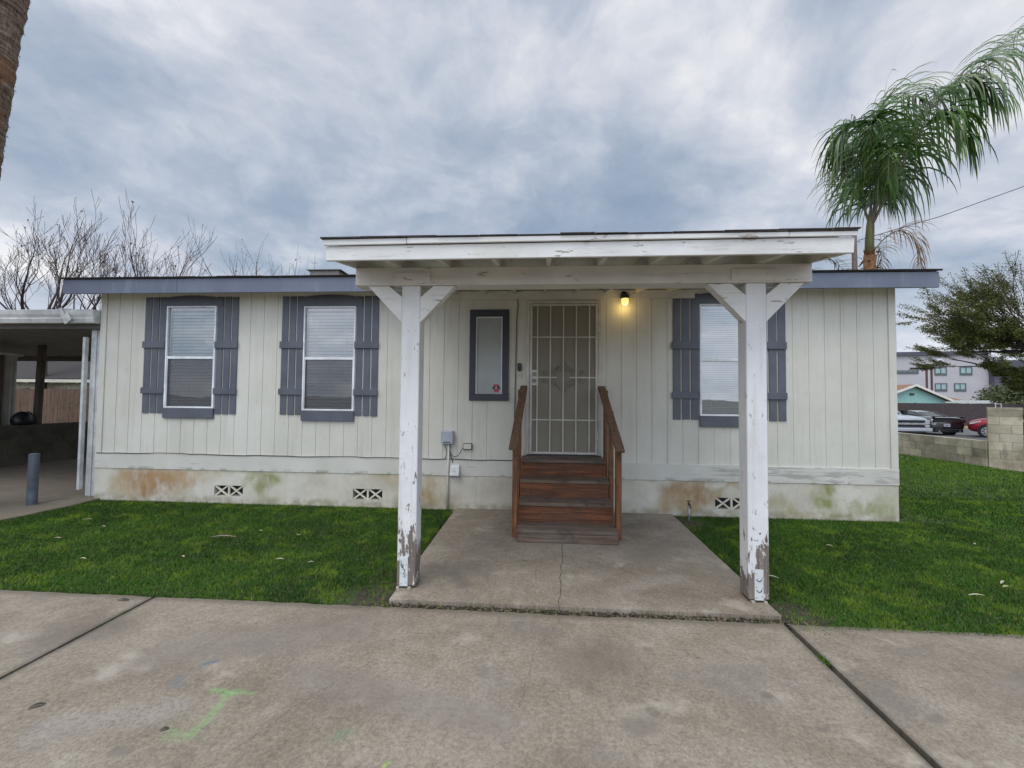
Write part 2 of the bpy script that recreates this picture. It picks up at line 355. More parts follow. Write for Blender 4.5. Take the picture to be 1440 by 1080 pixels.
def f_conc(t, b, patio=False):
    p = t.pos(); x, y, z = t.xyz(p)
    cb = t.add('ShaderNodeCombineXYZ'); t.put(cb.inputs[0], x); t.put(cb.inputs[1], y); q = cb.outputs[0]
    big = t.noise(t.scl(q, (.8, 1.3, 1)), 1.2, 8, .62, .5); mid = t.noise(q, 4.2, 7, .62); fine = t.noise(q, 48, 6, .8); grit = t.noise(q, 240, 2, .6)
    k = .72 if patio else .77
    c = t.ramp(t.math('ADD', t.math('MULTIPLY', big, .48), t.math('ADD', t.math('MULTIPLY', mid, .32), t.math('MULTIPLY', fine, .2))),
               [(.33, (.20*k, .160*k, .117*k)), (.45, (.29*k, .238*k, .178*k)), (.55, (.36*k, .303*k, .235*k)), (.68, (.445*k, .395*k, .325*k))])
    sp = t.math('ADD', t.math('MULTIPLY', fine, .6), t.math('MULTIPLY', grit, .4))
    c = t.mix(1., c, t.ramp(sp, [(.32, (.42, .40, .39)), (.5, (1, 1, 1)), (.68, (1.5, 1.48, 1.44))]), 'MULTIPLY')
    gs = t.noise(t.vmath('ADD', q, (11, 3, 0)), 1.7, 6, .6)
    c = t.mix(1., c, t.ramp(t.noise(q, 17, 6, .7), [(.34, (.85, .845, .84)), (.5, (1, 1, 1)), (.66, (1.12, 1.115, 1.1))]), 'MULTIPLY')
    c = t.mix(t.step(gs, .53, .70, 0, .5), c, (.165, .145, .13))
    gs2 = t.noise(t.vmath('ADD', q, (4, 31, 0)), 2.3, 6, .65)
    c = t.mix(t.step(gs2, .56, .70, 0, .5), c, (.47, .42, .35))
    c = t.mix(t.step(t.noise(t.vmath('ADD', q, (9, 9, 0)), 31, 5, .75), .64, .72, 0, .6), c, (.13, .105, .08))
    qn = t.vmath('ADD', q, t.vmath('SCALE', t.vmath('SUBTRACT', t.noisec(q, 9, 4), (.5, .5, .5)), scale=.09))
    qc = t.vmath('ADD', q, t.vmath('SCALE', t.vmath('SUBTRACT', t.noisec(q, 40, 3), (.5, .5, .5)), scale=.02))
    cg = random.Random(15)
    def crack(c, pts, wd, k):
        P_ = []
        for a, e in zip(pts, pts[1:]):
            m_ = max(2, int(math.hypot(e[0]-a[0], e[1]-a[1])/.10))
            P_ += [(a[0]+(e[0]-a[0])*i/m_+cg.uniform(-.014, .014), a[1]+(e[1]-a[1])*i/m_+cg.uniform(-.014, .014)) for i in range(m_)]
        P_.append(pts[-1]); d = None
        for a, e in zip(P_, P_[1:]):
            d1 = t.seg(qc, (*a, 0), (*e, 0)); d = d1 if d is None else t.math('MINIMUM', d, d1)
        return t.mix(t.step(d, wd, wd*.35, 0, k), c, (.045, .037, .03))
    def dab(c, a, e, r, col, k, soft=.15):
        d = t.seg(qn, (*a, 0), (*e, 0))
        br = t.step(fine, .36, .58, .2, .95)
        return t.mix(t.math('MULTIPLY', t.step(d, r, r*soft, 0, k), br), c, col)
    if patio:
        c = crack(c, [(.22, -1.27), (.205, -1.75), (.16, -2.3), (.145, -2.6)], .0055, .9)
        c = crack(c, [(-1.1, -.95), (-.3, -1.02)], .004, .5)
        c = dab(c, (-.62, -2.3), (-.75, -2.1), .12, (.10, .088, .075), .75)
        c = dab(c, (-.9, -2.0), (-.5, -1.95), .25, (.14, .12, .1), .5)
        c = dab(c, (.95, -1.6), (1.3, -1.2), .3, (.16, .135, .11), .6)
        c = dab(c, (1.3, -.5), (.9, -.4), .3, (.15, .125, .10), .6)
        c = dab(c, (-.16, -1.75), (-.14, -1.74), .03, (.06, .05, .04), .8)
        c = dab(c, (1.2, -2.0), (.6, -2.3), .12, (.31, .27, .23), .6)
        c = dab(c, (.1, -.45), (.7, -.45), .55, (.13, .11, .09), .55)
    else:
        gcol = (.22, .36, .14)
        c = dab(c, (-1.71, -3.60), (-1.50, -3.615), .028, gcol, .8)
        c = dab(c, (-1.61, -3.61), (-1.60, -3.70), .032, gcol, .6)
        c = dab(c, (-1.60, -3.72), (-1.60, -3.86), .045, gcol, .65)
        c = dab(c, (-1.60, -3.88), (-1.70, -3.885), .045, gcol, .4)
        c = dab(c, (-1.87, -3.37), (-1.93, -3.41), .024, (.045, .13, .22), 1.)
        c = dab(c, (-1.98, -3.52), (-1.93, -3.58), .05, (.12, .16, .19), .5)
        c = dab(c, (-.88, -3.79), (-.93, -3.85), .03, (.16, .25, .14), .55)
        c = dab(c, (-.64, -3.95), (-.64, -3.985), .018, (.32, .46, .10), .9)
        c = dab(c, (-2.2, -3.3), (-1.2, -2.95), .33, (.19, .165, .145), .5)
        c = dab(c, (-1.3, -3.45), (-.2, -3.7), .2, (.19, .16, .15), .5)
        c = dab(c, (-2.3, -3.9), (-1.8, -3.75), .14, (.34, .31, .28), .5)
        for (u, v, rr, kk) in ((.56, -3.57, .04, .6), (1.2, -3.42, .04, .7), (1.93, -3.53, .06, .6), (-3.1, -3.2, .3, .4), (1.35, -3.62, .03, .7), (.2, -3.2, .3, .35), (.45, -3.68, .09, .5),
                                (2.6, -3.25, .25, .35), (-1.85, -4.0, .05, .5), (.95, -3.1, .02, .8), (1.9, -3.05, .015, .8), (2.45, -3.45, .02, .7)):
            c = dab(c, (u, v), (u+rr*.8, v+rr*.25), rr, (.09, .08, .075), kk)
        c = crack(c, [(.15, -2.7), (-.02, -3.1), (-.1, -3.6)], .003, .5)
        c = crack(c, [(-.95, -3.25), (-1.18, -3.6), (-1.5, -4.3)], .003, .6)
        # dirt that gathers along the joints and the back edge
        for jx in (-2.935, 1.70):
            d = t.math('ABSOLUTE', t.math('SUBTRACT', x, jx))
            c = t.mix(t.math('MULTIPLY', t.step(d, .06, .012, 0, .75), t.step(mid, .35, .6, .4, 1)), c, (.07, .06, .045))
        c = t.mix(t.step(t.math('ADD', y, t.math('MULTIPLY', mid, .08)), -2.72, -2.65, 0, .6), c, (.10, .085, .06))
    ec = t.vor(q, 95); holes = t.step(ec, .18, .05)
    c = t.mix(t.math('MULTIPLY', holes, .5), c, (.07, .06, .05))
    h = t.math('ADD', t.math('MULTIPLY', fine, .6), t.math('ADD', t.math('MULTIPLY', grit, .5), t.math('MULTIPLY', mid, .2)))
    return {'Base Color': c, 'Roughness': .88, 'Normal': t.bump(h, .5, .006)}
CONC = material('driveway_concrete', lambda t, b: f_conc(t, b), (.25, .22, .18))
CONCP = material('patio_concrete', lambda t, b: f_conc(t, b, True), (.25, .22, .18))
def f_soil(t, b):
    p = t.pos(); n = t.noise(p, 14, 6, .7); 
    c = t.ramp(n, [(.3, (.018, .013, .009)), (.55, (.055, .040, .027)), (.72, (.13, .10, .07))])
    c = t.mix(t.step(t.noise(p, 3.5, 4), .5, .65, 0, .6), c, (.035, .05, .014))
    return {'Base Color': c, 'Normal': t.bump(n, .9, .02)}
SOIL = material('damp_soil', f_soil, (.06, .05, .03), .95)
def f_turf(t, b):
    p = t.pos(); n = t.noise(p, 1.1, 5, .6); n2 = t.noise(p, 30, 4, .7)
    c = t.ramp(n, [(.35, (.018, .045, .008)), (.6, (.04, .09, .012))])
    c = t.mix(t.step(n2, .42, .6, 0, .85), c, (.055, .045, .022))
    return {'Base Color': c, 'Normal': t.bump(n2, .9, .02)}
TURF = material('turf_underlay', f_turf, (.02, .05, .01), .95)
def f_blade(t, b):
    p = t.pos(); n = t.noise(p, 1.0, 4, .6); n2 = t.noise(t.vmath('ADD', p, (5, 9, 0)), 3.0, 5, .6); n3 = t.noise(p, 60, 2)
    a = t.add('ShaderNodeAttribute', attribute_name='tint').outputs['Fac']
    x, y, z = t.xyz(p)
    c = t.ramp(n, [(.34, (.014, .050, .004)), (.5, (.028, .084, .006)), (.64, (.050, .130, .009))])
    ye = t.step(t.math('ADD', t.math('MULTIPLY', n2, .7), t.math('MULTIPLY', t.noise(p, 11, 4), .3)), .49, .62, 0, .85)
    c = t.mix(ye, c, (.15, .235, .012))
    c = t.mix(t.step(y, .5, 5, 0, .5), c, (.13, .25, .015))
    c = t.mix(t.math('MULTIPLY', a, .35), c, (.08, .15, .02))
    c = t.mix(t.step(a, .93, .96, 0, .7), c, (.24, .20, .10))
    return {'Base Color': c, 'Roughness': .5, 'Specular IOR Level': .12, 'Transmission Weight': 0.}
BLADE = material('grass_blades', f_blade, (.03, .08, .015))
def f_block(t, b):
    p = t.pos(); n = t.noise(p, 3, 6, .65); n2 = t.noise(p, 50, 4, .7)
    at = t.add('ShaderNodeAttribute', attribute_name='tint').outputs['Fac']
    c = t.ramp(n, [(.3, (.27, .24, .18)), (.5, (.40, .365, .28)), (.7, (.52, .48, .39))])
    c = t.mix(1., c, t.ramp(at, [(0., (.72, .70, .66)), (1., (1.25, 1.22, 1.15))]), 'MULTIPLY')
    st = t.noise(t.scl(p, (2, 2, .7)), 2.6, 5)
    c = t.mix(t.step(st, .55, .72, 0, .5), c, (.13, .12, .09))
    return {'Base Color': c, 'Normal': t.bump(t.math('ADD', n2, n), .5, .006)}
BLOCK = material('concrete_block', f_block, (.3, .28, .22), .92)
MORTAR = material('mortar', lambda t, b: {'Base Color': t.ramp(t.noise(t.pos(), 20, 4), [(.3, (.12, .11, .09)), (.7, (.20, .185, .15))])}, (.18, .16, .13), .95)
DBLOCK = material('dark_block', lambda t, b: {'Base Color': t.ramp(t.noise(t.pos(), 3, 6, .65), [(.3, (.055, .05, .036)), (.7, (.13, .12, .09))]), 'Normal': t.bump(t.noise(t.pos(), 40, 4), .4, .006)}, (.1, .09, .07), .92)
def simple(name, col, rough=.5, metal=0., var=.15, sc=4., bs=.15, bsc=40):
    def fn(t, b):
        p = t.pos(); n = t.noise(p, sc, 5, .6)
        c = t.mix(t.step(n, .3, .7), tuple(v*(1-var) for v in col), tuple(min(1, v*(1+var)) for v in col))
        return {'Base Color': c, 'Normal': t.bump(t.noise(p, bsc, 3), bs, .002)}
    return material(name, fn, col, rough, metal)
VINYL = simple('white_vinyl', (.74, .75, .76), .4)
SECW = simple('security_door_enamel', (.56, .54, .48), .45)
METALW = simple('white_aluminium', (.55, .56, .55), .45, 0, .2, 6)
SHINGLE = material('asphalt_shingle', lambda t, b: {'Base Color': t.ramp(t.noise(t.pos(), 30, 4, .7), [(.3, (.02, .018, .018)), (.7, (.075, .065, .06))]), 'Normal': t.bump(t.noise(t.pos(), 90, 3), .7, .006)}, (.04, .04, .04), .95)
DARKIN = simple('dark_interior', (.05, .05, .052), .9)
BLINDM = simple('blind_vinyl', (.56, .60, .61), .5, 0, .05)
BLACKM = simple('black_plastic', (.012, .012, .013), .4)
GREYP = simple('grey_utility_plastic', (.36, .39, .43), .5)
GALV = simple('galvanised_steel', (.40, .41, .42), .42, .7, .25, 12)
RAILM = simple('grey_painted_steel', (.085, .10, .125), .55, 0, .25, 8)
CABLE = simple('cable_black', (.02, .018, .016), .6)
RUSTM = simple('rusty_brass', (.13, .08, .04), .6, .5)
PVC = simple('painted_conduit', (.60, .585, .52), .5)
def glassy(name, fac=.14, tint=(1, 1, 1), rough=.01):
    m = bpy.data.materials.new(name); m.use_nodes = True; t = NT(m.node_tree); t.n.remove(t.n['Principled BSDF'])
    out = [n for n in t.n if n.type == 'OUTPUT_MATERIAL'][0]
    tr = t.add('ShaderNodeBsdfTransparent'); tr.inputs[0].default_value = (*tint, 1)
    gl = t.add('ShaderNodeBsdfGlossy'); gl.inputs['Roughness'].default_value = rough
    nz = t.bump(t.noise(t.pos(), 1.6, 2), .04, .05); t.put(gl.inputs['Normal'], nz)
    fr = t.add('ShaderNodeFresnel'); fr.inputs[0].default_value = 1.5
    fc = t.math('ADD', t.math('MULTIPLY', fr.outputs[0], 1.), fac, clamp=True)
    mx = t.add('ShaderNodeMixShader'); t.put(mx.inputs[0], fc); t.l.new(tr.outputs[0], mx.inputs[1]); t.l.new(gl.outputs[0], mx.inputs[2])
    t.l.new(mx.outputs[0], out.inputs[0]); return m
GLASS = glassy('window_glass', .22, (.93, .96, .96))
GLASS3 = glassy('window_glass_sky', .30, (.93, .96, .97))
def meshy(name, col, opac, rough=.7):
    m = bpy.data.materials.new(name); m.use_nodes = True; t = NT(m.node_tree); b = t.n['Principled BSDF']
    b.inputs['Base Color'].default_value = (*col, 1); b.inputs['Roughness'].default_value = rough
    out = [n for n in t.n if n.type == 'OUTPUT_MATERIAL'][0]
    tr = t.add('ShaderNodeBsdfTransparent'); mx = t.add('ShaderNodeMixShader'); mx.inputs[0].default_value = opac
    t.l.new(tr.outputs[0], mx.inputs[1]); t.l.new(b.outputs[0], mx.inputs[2]); t.l.new(mx.outputs[0], out.inputs[0]); return m
SCREEN = meshy('insect_screen', (.07, .07, .075), .44)
PERF = meshy('perforated_steel_sheet', (.27, .245, .19), .86)
FROST = material('frosted_pane', lambda t, b: {'Base Color': t.ramp(t.noise(t.pos(), 2, 3), [(.3, (.30, .32, .31)), (.7, (.38, .40, .385))])}, (.33, .35, .34), .18)
DOORM = simple('entry_door_paint', (.42, .385, .32), .6, 0, .08)

exec_parts = []
# ================================================================== GROUND
def sheet(name, x0, x1, y0, y1, m, dz=0., nx=1, ny=1, zf=None, thick=0, jit=None):
    v = []; f = []
    for j in range(ny+1):
        for i in range(nx+1):
            x = x0+(x1-x0)*i/nx; y = y0+(y1-y0)*j/ny
            if jit and j == ny: y += jit(x)
            z = (zf(x, y) if zf else gz(y))+dz
            v.append((x, y, z))
    for j in range(ny):
        for i in range(nx):
            a = j*(nx+1)+i; f.append((a, a+1, a+nx+2, a+nx+1))
    mb = MB(); mb.v = v; mb.f = f
    if thick:
        def skirt(idx):
            for a, c in zip(idx, idx[1:]):
                pa, pc = v[a], v[c]; b = len(mb.v)
                mb.v += [pa, pc, (pc[0], pc[1], pc[2]-thick), (pa[0], pa[1], pa[2]-thick)]; mb.f.append((b, b+3, b+2, b+1))
        W_ = nx+1
        skirt([i for i in range(W_)][::-1]); skirt([ny*W_+i for i in range(W_)])
        skirt([j*W_ for j in range(ny+1)]); skirt([j*W_+nx for j in range(ny+1)][::-1])
    return mb.build(name, m)
FARG = simple('far_ground', (.16, .145, .115), .95, 0, .3, .05)
struct(sheet('ground', -1500, 1500, -1500, 1500, FARG, zf=lambda x, y: -.50))
def zlot(x, y): return gz(y)-.045
o = MB(); 
struct(sheet('lot_soil', -40, 10.95, -16, 40, SOIL, 0, 30, 56, zf=zlot, thick=.45))
nj = random.Random(3); jt = [nj.uniform(-1, 1) for _ in range(900)]
def edge_jit(x):
    i = int((x+20)*22) % 880; a = (x+20)*22 % 1
    v = jt[i]*(1-a)+jt[i+1]*a; big = jt[(i//11) % 880]
    return .008*v + (-.02*max(0, big-.35) if -1.3 < x < 1.9 else 0)
def drive(x0, x1, nx):
    return struct(sheet('driveway', x0, x1, -15, -2.675, CONC, 0, nx, 12, thick=.10, jit=edge_jit))
drive(-22, -2.945, 200); drive(-2.922, 1.684, 180); drive(1.722, 14, 160)
pj = lambda x: 0
o = struct(sheet('patio_slab', -1.135, 1.722, -2.585, -.035, CONCP, .012, 60, 40, thick=.10))
bm = o.modifiers.new('b', 'BEVEL'); bm.width = .006; bm.segments = 2; bm.limit_method = 'ANGLE'
# soil packed in the gap between patio and driveway
g9 = random.Random(19); mb = MB(); n = 160
rows = [[(-1.36+3.42*i/n, y_, gz(y_)-.010-.012*g9.random()-(.008 if j_ in (1, 2) else 0)) for i in range(n+1)] for j_, y_ in enumerate((-2.70, -2.66, -2.62, -2.58))]
for r0, r1 in zip(rows, rows[1:]):
    for i in range(n): mb.quad([r0[i], r0[i+1], r1[i+1], r1[i]])
struct(mb.build('soil_strip', SOIL))
for (x0_, x1_, y0_, y1_) in ((-1.42, -1.14, -2.70, -1.9), (1.725, 2.02, -2.74, -2.35), (1.725, 1.95, -.9, -.03)):
    struct(sheet('soil_strip', x0_, x1_, y0_, y1_, SOIL, -.006, 10, 16, zf=lambda x, y: gz(y)-.010*g9.random()))
# carport floor
mb = MB(); edge = [(-6.33, 9.), (-6.33, -.02), (-6.30, -.41), (-6.347, -.625), (-6.368, -.91), (-6.42, -1.1), (-6.5, -1.6), (-6.62, -2.3), (-6.7, -2.66)]
for (xa, ya), (xb, yb) in zip(edge, edge[1:]):
    mb.quad([(-22, ya, gz(ya)+.012), (-22, yb, gz(yb)+.012), (xb, yb, gz(yb)+.012), (xa, ya, gz(ya)+.012)])
    mb.quad([(xa, ya, gz(ya)+.012), (xb, yb, gz(yb)+.012), (xb, yb, gz(yb)-.1), (xa, ya, gz(ya)-.1)])
struct(mb.build('carport_floor', CONC))
# lawns: an underlay sheet each, grass blades over them
def lawn_sheet(x0, x1, y0, y1): return struct(sheet('lawn', x0, x1, y0, y1, TURF, -.012, 30, 20))
lawn_sheet(-6.62, -1.20, -2.655, -.03); lawn_sheet(1.78, 10.55, -2.70, -.03); lawn_sheet(4.54, 10.55, -.03, 14)
def blades(n, x0, x1, y0, y1, h0, h1, wd, keep=None, seed=1):
    g = np.random.default_rng(seed)
    x = g.uniform(x0, x1, n); y = g.uniform(y0, y1, n)
    if keep is not None:
        k = keep(x, y, g.random(len(x))); x = x[k]; y = y[k]
    n = len(x); z = np.where(y < 0, KS*y, 0.)-.012
    h = g.uniform(h0, h1, n); a = g.uniform(0, 2*PI, n); lean = g.uniform(.25, 1.3, n)*h; b2 = a+g.uniform(-.6, .6, n)
    # mown turf lies over a little in broad patches
    wx = np.cos(a)*wd*.5; wy = np.sin(a)*wd*.5; lx = -np.sin(b2)*lean; ly = np.cos(b2)*lean
    V = np.zeros((n, 5, 3))
    V[:, 0] = np.stack([x-wx, y-wy, z], 1); V[:, 1] = np.stack([x+wx, y+wy, z], 1)
    V[:, 2] = np.stack([x+wx*.85+lx*.35, y+wy*.85+ly*.35, z+h*.6], 1); V[:, 3] = np.stack([x-wx*.85+lx*.35, y-wy*.85+ly*.35, z+h*.6], 1)
    V[:, 4] = np.stack([x+lx, y+ly, z+h], 1)
    idx = np.arange(n)[:, None]*5
    F = np.concatenate([idx+np.array([[0, 1, 2]]), idx+np.array([[0, 2, 3]]), idx+np.array([[3, 2, 4]])])
    tint = np.repeat(g.random(n), 5)
    return V.reshape(-1, 3), F, tint
def thin_edges(x, y, r):
    # bare soil beside the patio corners, grass thins out there
    d1 = np.hypot((x+1.25)/.45, (y+2.6)/.35); d2 = np.hypot((x-1.85)/.35, (y+2.62)/.4); d3 = np.hypot((x-1.8)/.45, (y+.3)/.35)
    m = np.minimum(np.minimum(d1, d2), d3)
    s = (x > -6.40-.07*np.maximum(0, -y-.6)) 
    return (r < np.clip((m-.35)/.65, .04, 1)) & s
Vs = []; Fs = []; Ts = []; off = 0
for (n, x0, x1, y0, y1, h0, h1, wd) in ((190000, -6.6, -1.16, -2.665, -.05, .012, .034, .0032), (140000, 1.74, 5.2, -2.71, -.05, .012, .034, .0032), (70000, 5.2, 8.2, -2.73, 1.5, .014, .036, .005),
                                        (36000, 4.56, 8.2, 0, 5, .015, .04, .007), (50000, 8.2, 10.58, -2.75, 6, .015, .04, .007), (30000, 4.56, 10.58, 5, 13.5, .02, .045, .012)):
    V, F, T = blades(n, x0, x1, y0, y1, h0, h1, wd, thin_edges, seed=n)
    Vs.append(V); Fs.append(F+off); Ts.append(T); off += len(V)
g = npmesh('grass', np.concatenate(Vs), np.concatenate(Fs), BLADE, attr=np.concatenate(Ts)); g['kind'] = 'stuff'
# weeds sprouting from joints and the dirt gap
Vs = []; Fs = []; Ts = []; off = 0
for (n, x0, x1, y0, y1, hh) in ((260, -1.1, 1.7, -2.68, -2.59, .025), (200, 1.68, 1.72, -3.12, -3.02, .03), (160, -2.96, -2.91, -3.1, -2.9, .02), (140, -1.35, -1.1, -2.7, -2.4, .04), (260, 1.72, 2.05, -2.8, -2.5, .035), (90, -1.0, 1.7, -2.665, -2.63, .02)):
    V, F, T = blades(n, x0, x1, y0, y1, hh*.3, hh, .004, None, seed=n+5); V[:, 2] -= .004
    Vs.append(V); Fs.append(F+off); Ts.append(T); off += len(V)
g = npmesh('weeds', np.concatenate(Vs), np.concatenate(Fs), BLADE, attr=np.concatenate(Ts)); g['kind'] = 'stuff'
# parking lot and street beyond the block wall
def f_asph(t, b):
    p = t.pos(); n = t.noise(p, .6, 6, .6); n2 = t.noise(p, 60, 3)
    c = t.ramp(n, [(.3, (.075, .072, .07)), (.7, (.15, .145, .14))]); return {'Base Color': c, 'Normal': t.bump(n2, .4, .01)}
ASPH = material('asphalt', f_asph, (.06, .06, .06), .9)
struct(sheet('road', 10.96, 75, -30, 31.0, ASPH, zf=lambda x, y: -.35))
STRAW = simple('dry_verge', (.24, .22, .09), .95, 0, .3, 2)
struct(sheet('verge', 25.6, 42, 27.2, 30.9, STRAW, zf=lambda x, y: -.33))

# ================================================================== HOUSE
HX0, HX1, HD = -6.41, 4.535, 7.8
house = thing('mobile_home', 'cream single-storey manufactured home with grooved siding, slate shutters and stained stucco skirting', 'house', (0, 0, 0))
W1 = (-5.407, -4.653, 1.322, 2.79); W2 = (-3.350, -2.596, 1.308, 2.777); W3 = (2.095, 2.849, 1.30, 2.783)
NW = (-.892, -.530, 1.562, 2.62); DR = (-.13, .735, .76, 2.80)
GRV = [.07+.2007*k for k in range(-33, 24)]
def grooved(mb, x0, x1, z0, z1, plane):
    # plane(u, depth, z): places a profile point
    us = [x0]
    prof = [(x0, 0)]
    for g_ in GRV:
        if x0+.006 < g_ < x1-.006: prof += [(g_-.0042, 0), (g_-.0027, .0065), (g_+.0027, .0065), (g_+.0042, 0)]
    prof.append((x1, 0))
    for (a, da), (b_, db) in zip(prof, prof[1:]):
        mb.quad([plane(a, da, z0), plane(b_, db, z0), plane(b_, db, z1), plane(a, da, z1)])
ZW0, ZW1 = .60, 2.99
mb = MB(); front = lambda u, d, z: (u, d, z)
ops = sorted([W1, W2, NW, DR, W3])
cur = HX0
for (a, b_, z0, z1) in ops:
    grooved(mb, cur, a, ZW0, ZW1, front); grooved(mb, a, b_, z1, ZW1, front)
    if z0 > ZW0: grooved(mb, a, b_, ZW0, z0, front)
    cur = b_
grooved(mb, cur, HX1, ZW0, ZW1, front)
RZ = lambda y: 2.96+.25*min(y, HD-y)
for X, sgn in ((HX0, -1), (HX1, 1)):      # gable ends
    ys = [HD*i/39 for i in range(40)]
    for a, b_ in zip(ys, ys[1:]):
        mb.quad([(X, a, ZW0), (X, b_, ZW0), (X, b_, RZ(b_)+.1), (X, a, RZ(a)+.1)])
mb.quad([(HX0, HD, ZW0), (HX1, HD, ZW0), (HX1, HD, 3.05), (HX0, HD, 3.05)])
mb.build('wall', SIDING, house)
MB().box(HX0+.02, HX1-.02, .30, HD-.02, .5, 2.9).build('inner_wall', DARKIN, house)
mb = MB()
for (a, b_, c) in ((HX0-.012, -1.62, .0), (-1.614, HX1+.012-.0, .0)):
    pass
for (a, b_) in ((HX0-.02, -1.625), (-1.62, -.30), (.865, 2.93), (2.935, HX1+.02)):
    mb.box(a, b_, -.022, .0-.002, .445, .662 if b_ < 2.94 else .655)
mb.box(-.30, .865, -.022, -.002, .445, .64)
mb.box(HX0-.02, HX0-.002, -.002, HD, .445, .66); mb.box(HX1+.002, HX1+.02, -.002, HD, .445, .66)
mb.build('trim_board', TRIMB, house, .003)
mb = MB(); mb.box(HX0-.018, HX0+.07, -.018, -.001, .663, 2.98); mb.box(HX0-.018, HX0-.001, -.001, .08, .663, 2.98)
mb.build('corner_trim', SIDING, house, .002)
mb = MB(); mb.box(HX1-.07, HX1+.018, -.018, -.001, .656, 2.98); mb.box(HX1+.001, HX1+.018, -.001, .08, .656, 2.98)
mb.build('corner_trim', SIDING, house, .002)
# skirting with real openings for the vents
VZ0, VZ1 = .090, .236
vents = [(-4.597, -4.174), (-2.582, -2.166), (2.281, 2.70)]
mb = MB(); cur = HX0-.01; yk = -.014
def slab(a, b_, z0, z1): mb.box(a, b_, yk, .10, z0, z1)
for a, b_ in vents:
    slab(cur, a, -.15, .443); slab(a, b_, -.15, VZ0); slab(a, b_, VZ1, .443); cur = b_
slab(cur, HX1+.012, -.15, .443)
mb.box(HX0-.01, HX0+.09, .101, HD, -.15, .443); mb.box(HX1-.09, HX1+.012, .101, HD, -.15, .443); mb.box(HX0, HX1, HD-.1, HD+.01, -.15, .443)
mb.build('skirting', STUCCO, house)
VENTP = simple('vent_cream_paint', (.60, .56, .45), .7)
for a, b_ in vents:
    m_ = (a+b_)/2; mb = MB(); 
    for c0, c1 in ((a, m_-.01), (m_+.01, b_)):
        cx = (c0+c1)/2; cz = (VZ0+VZ1)/2
        mb.beam((c0+.01, .0, VZ0+.005), (c1-.01, .0, VZ1-.005), .02, .018, (0, 1, 0)); mb.beam((c0+.01, -.0005, VZ1-.005), (c1-.01, -.0005, VZ0+.005), .021, .018, (0, 1, 0))
    mb.box(m_-.012, m_+.012, -.009, .012, VZ0, VZ1)
    g_ = mb.build('vent_grille', VENTP, house)
    MB().box(a-.01, b_+.01, .10, .12, VZ0-.01, VZ1+.01).build('vent_backing', DARKIN, house)
# roof
mb = MB()
ZT = 3.118
def roofpt(y): return ZT+.25*(min(y, HD-y)+.33)
mb.prism([(-.335, ZT-.012), (HD/2, roofpt(HD/2)-.02), (HD+.335, ZT-.012), (HD+.335, ZT), (HD/2, roofpt(HD/2)), (-.335, ZT)], 'x', -6.715, 4.855)
roof = mb.build('roof', SHINGLE, house)
mb = MB(); mb2 = MB(); g2 = random.Random(11); x = -6.72
while x < 4.85:
    L = min(g2.uniform(.25, .34), 4.852-x); s = g2.uniform(0, .006)
    if not (-1.55 < x+L/2 < 2.02): (mb if x < 0 else mb2).box(x, x+L-.004, -.347-s, -.12, ZT+.001, ZT+.006+s*.8)
    x += L
mb.build('shingle_edge', SHINGLE, roof); mb2.build('shingle_edge', SHINGLE, roof)
FB, FT = 2.908, 3.105
mb = MB()
mb.box(-6.69, -5.0, -.315, -.29, FB, FT); mb.box(-4.996, -2.1, -.315, -.29, FB, FT); mb.box(-2.096, -1.545, -.315, -.29, FB, FT)
mb.build('fascia', FASC, house, .002)
MB().box(2.10, 4.83, -.315, -.29, FB, FT-.004).build('fascia', FASC, house, .002)
mb = MB()
for X in (-6.69, 4.805):
    mb.prism([(-.289, FB+.0), (-.289, FT-.012), (HD/2, roofpt(HD/2)-.04), (HD+.289, FT-.012), (HD+.289, FB), (HD/2, roofpt(HD/2)-.22)], 'x', X, X+.025)
mb.each('rake_board', FASC, house)
mb = MB(); mb.prism([(-.288, FB+.05), (HD/2, roofpt(HD/2)-.10), (HD+.288, FB+.05), (HD+.288, FB+.07), (HD/2, roofpt(HD/2)-.08), (-.288, FB+.07)], 'x', -6.66, HX0-.02)
mb.prism([(-.288, FB+.05), (HD/2, roofpt(HD/2)-.10), (HD+.288, FB+.05), (HD+.288, FB+.07), (HD/2, roofpt(HD/2)-.08), (-.288, FB+.07)], 'x', HX1+.02, 4.8)
mb.box(HX0-.02, HX1+.02, -.288, .02, 2.985, 3.0)
mb.build('soffit', SIDING, house)
mb = MB(); mb.box(-3.70, -3.22, .72, 1.05, 3.35, 3.515); mb.box(-3.74, -3.18, .69, 1.08, 3.515, 3.53)
mb.build('roof_vent', simple('roof_vent_metal', (.20, .18, .17), .6), house, .004)
mb = MB(); mb.tube([(-4.0, 1.4, 3.3), (-4.0, 1.4, 4.0)], .006, 5); mb.tube([(-4.06, 1.4, 3.86), (-3.94, 1.4, 3.86)], .005, 5); mb.build('antenna', GALV, house)
# windows
def blinds(par, x0, x1, z0, z1, pitch, y=.055, tilt=58, gap=None):
    mb = MB(); z = z1-.03; w_ = pitch*1.05; gr = random.Random(int(x0*100)+int(z1*10))
    mb.box(x0+.01, x1-.01, y-.02, y+.02, z1-.028, z1-.002)
    while z > z0+.02:
        z -= pitch; a = R(tilt+gr.uniform(-2, 2)); sg = gr.uniform(-.0015, .0015)
        c = math.cos(a)*w_/2; s_ = math.sin(a)*w_/2
        mb.quad([(x0+.012, y-c, z+s_*-1+sg), (x1-.012, y-c, z-s_-sg), (x1-.012, y+c, z+s_-sg), (x0+.012, y+c, z+s_+sg)])
        for e in (0, .0):
            pass
    for lx in (x0+(x1-x0)*.2, x0+(x1-x0)*.8):
        mb.box(lx-.002, lx+.002, y-.024, y-.021, z0+.01, z1-.02)
    return mb.build('blinds', BLINDM, par)
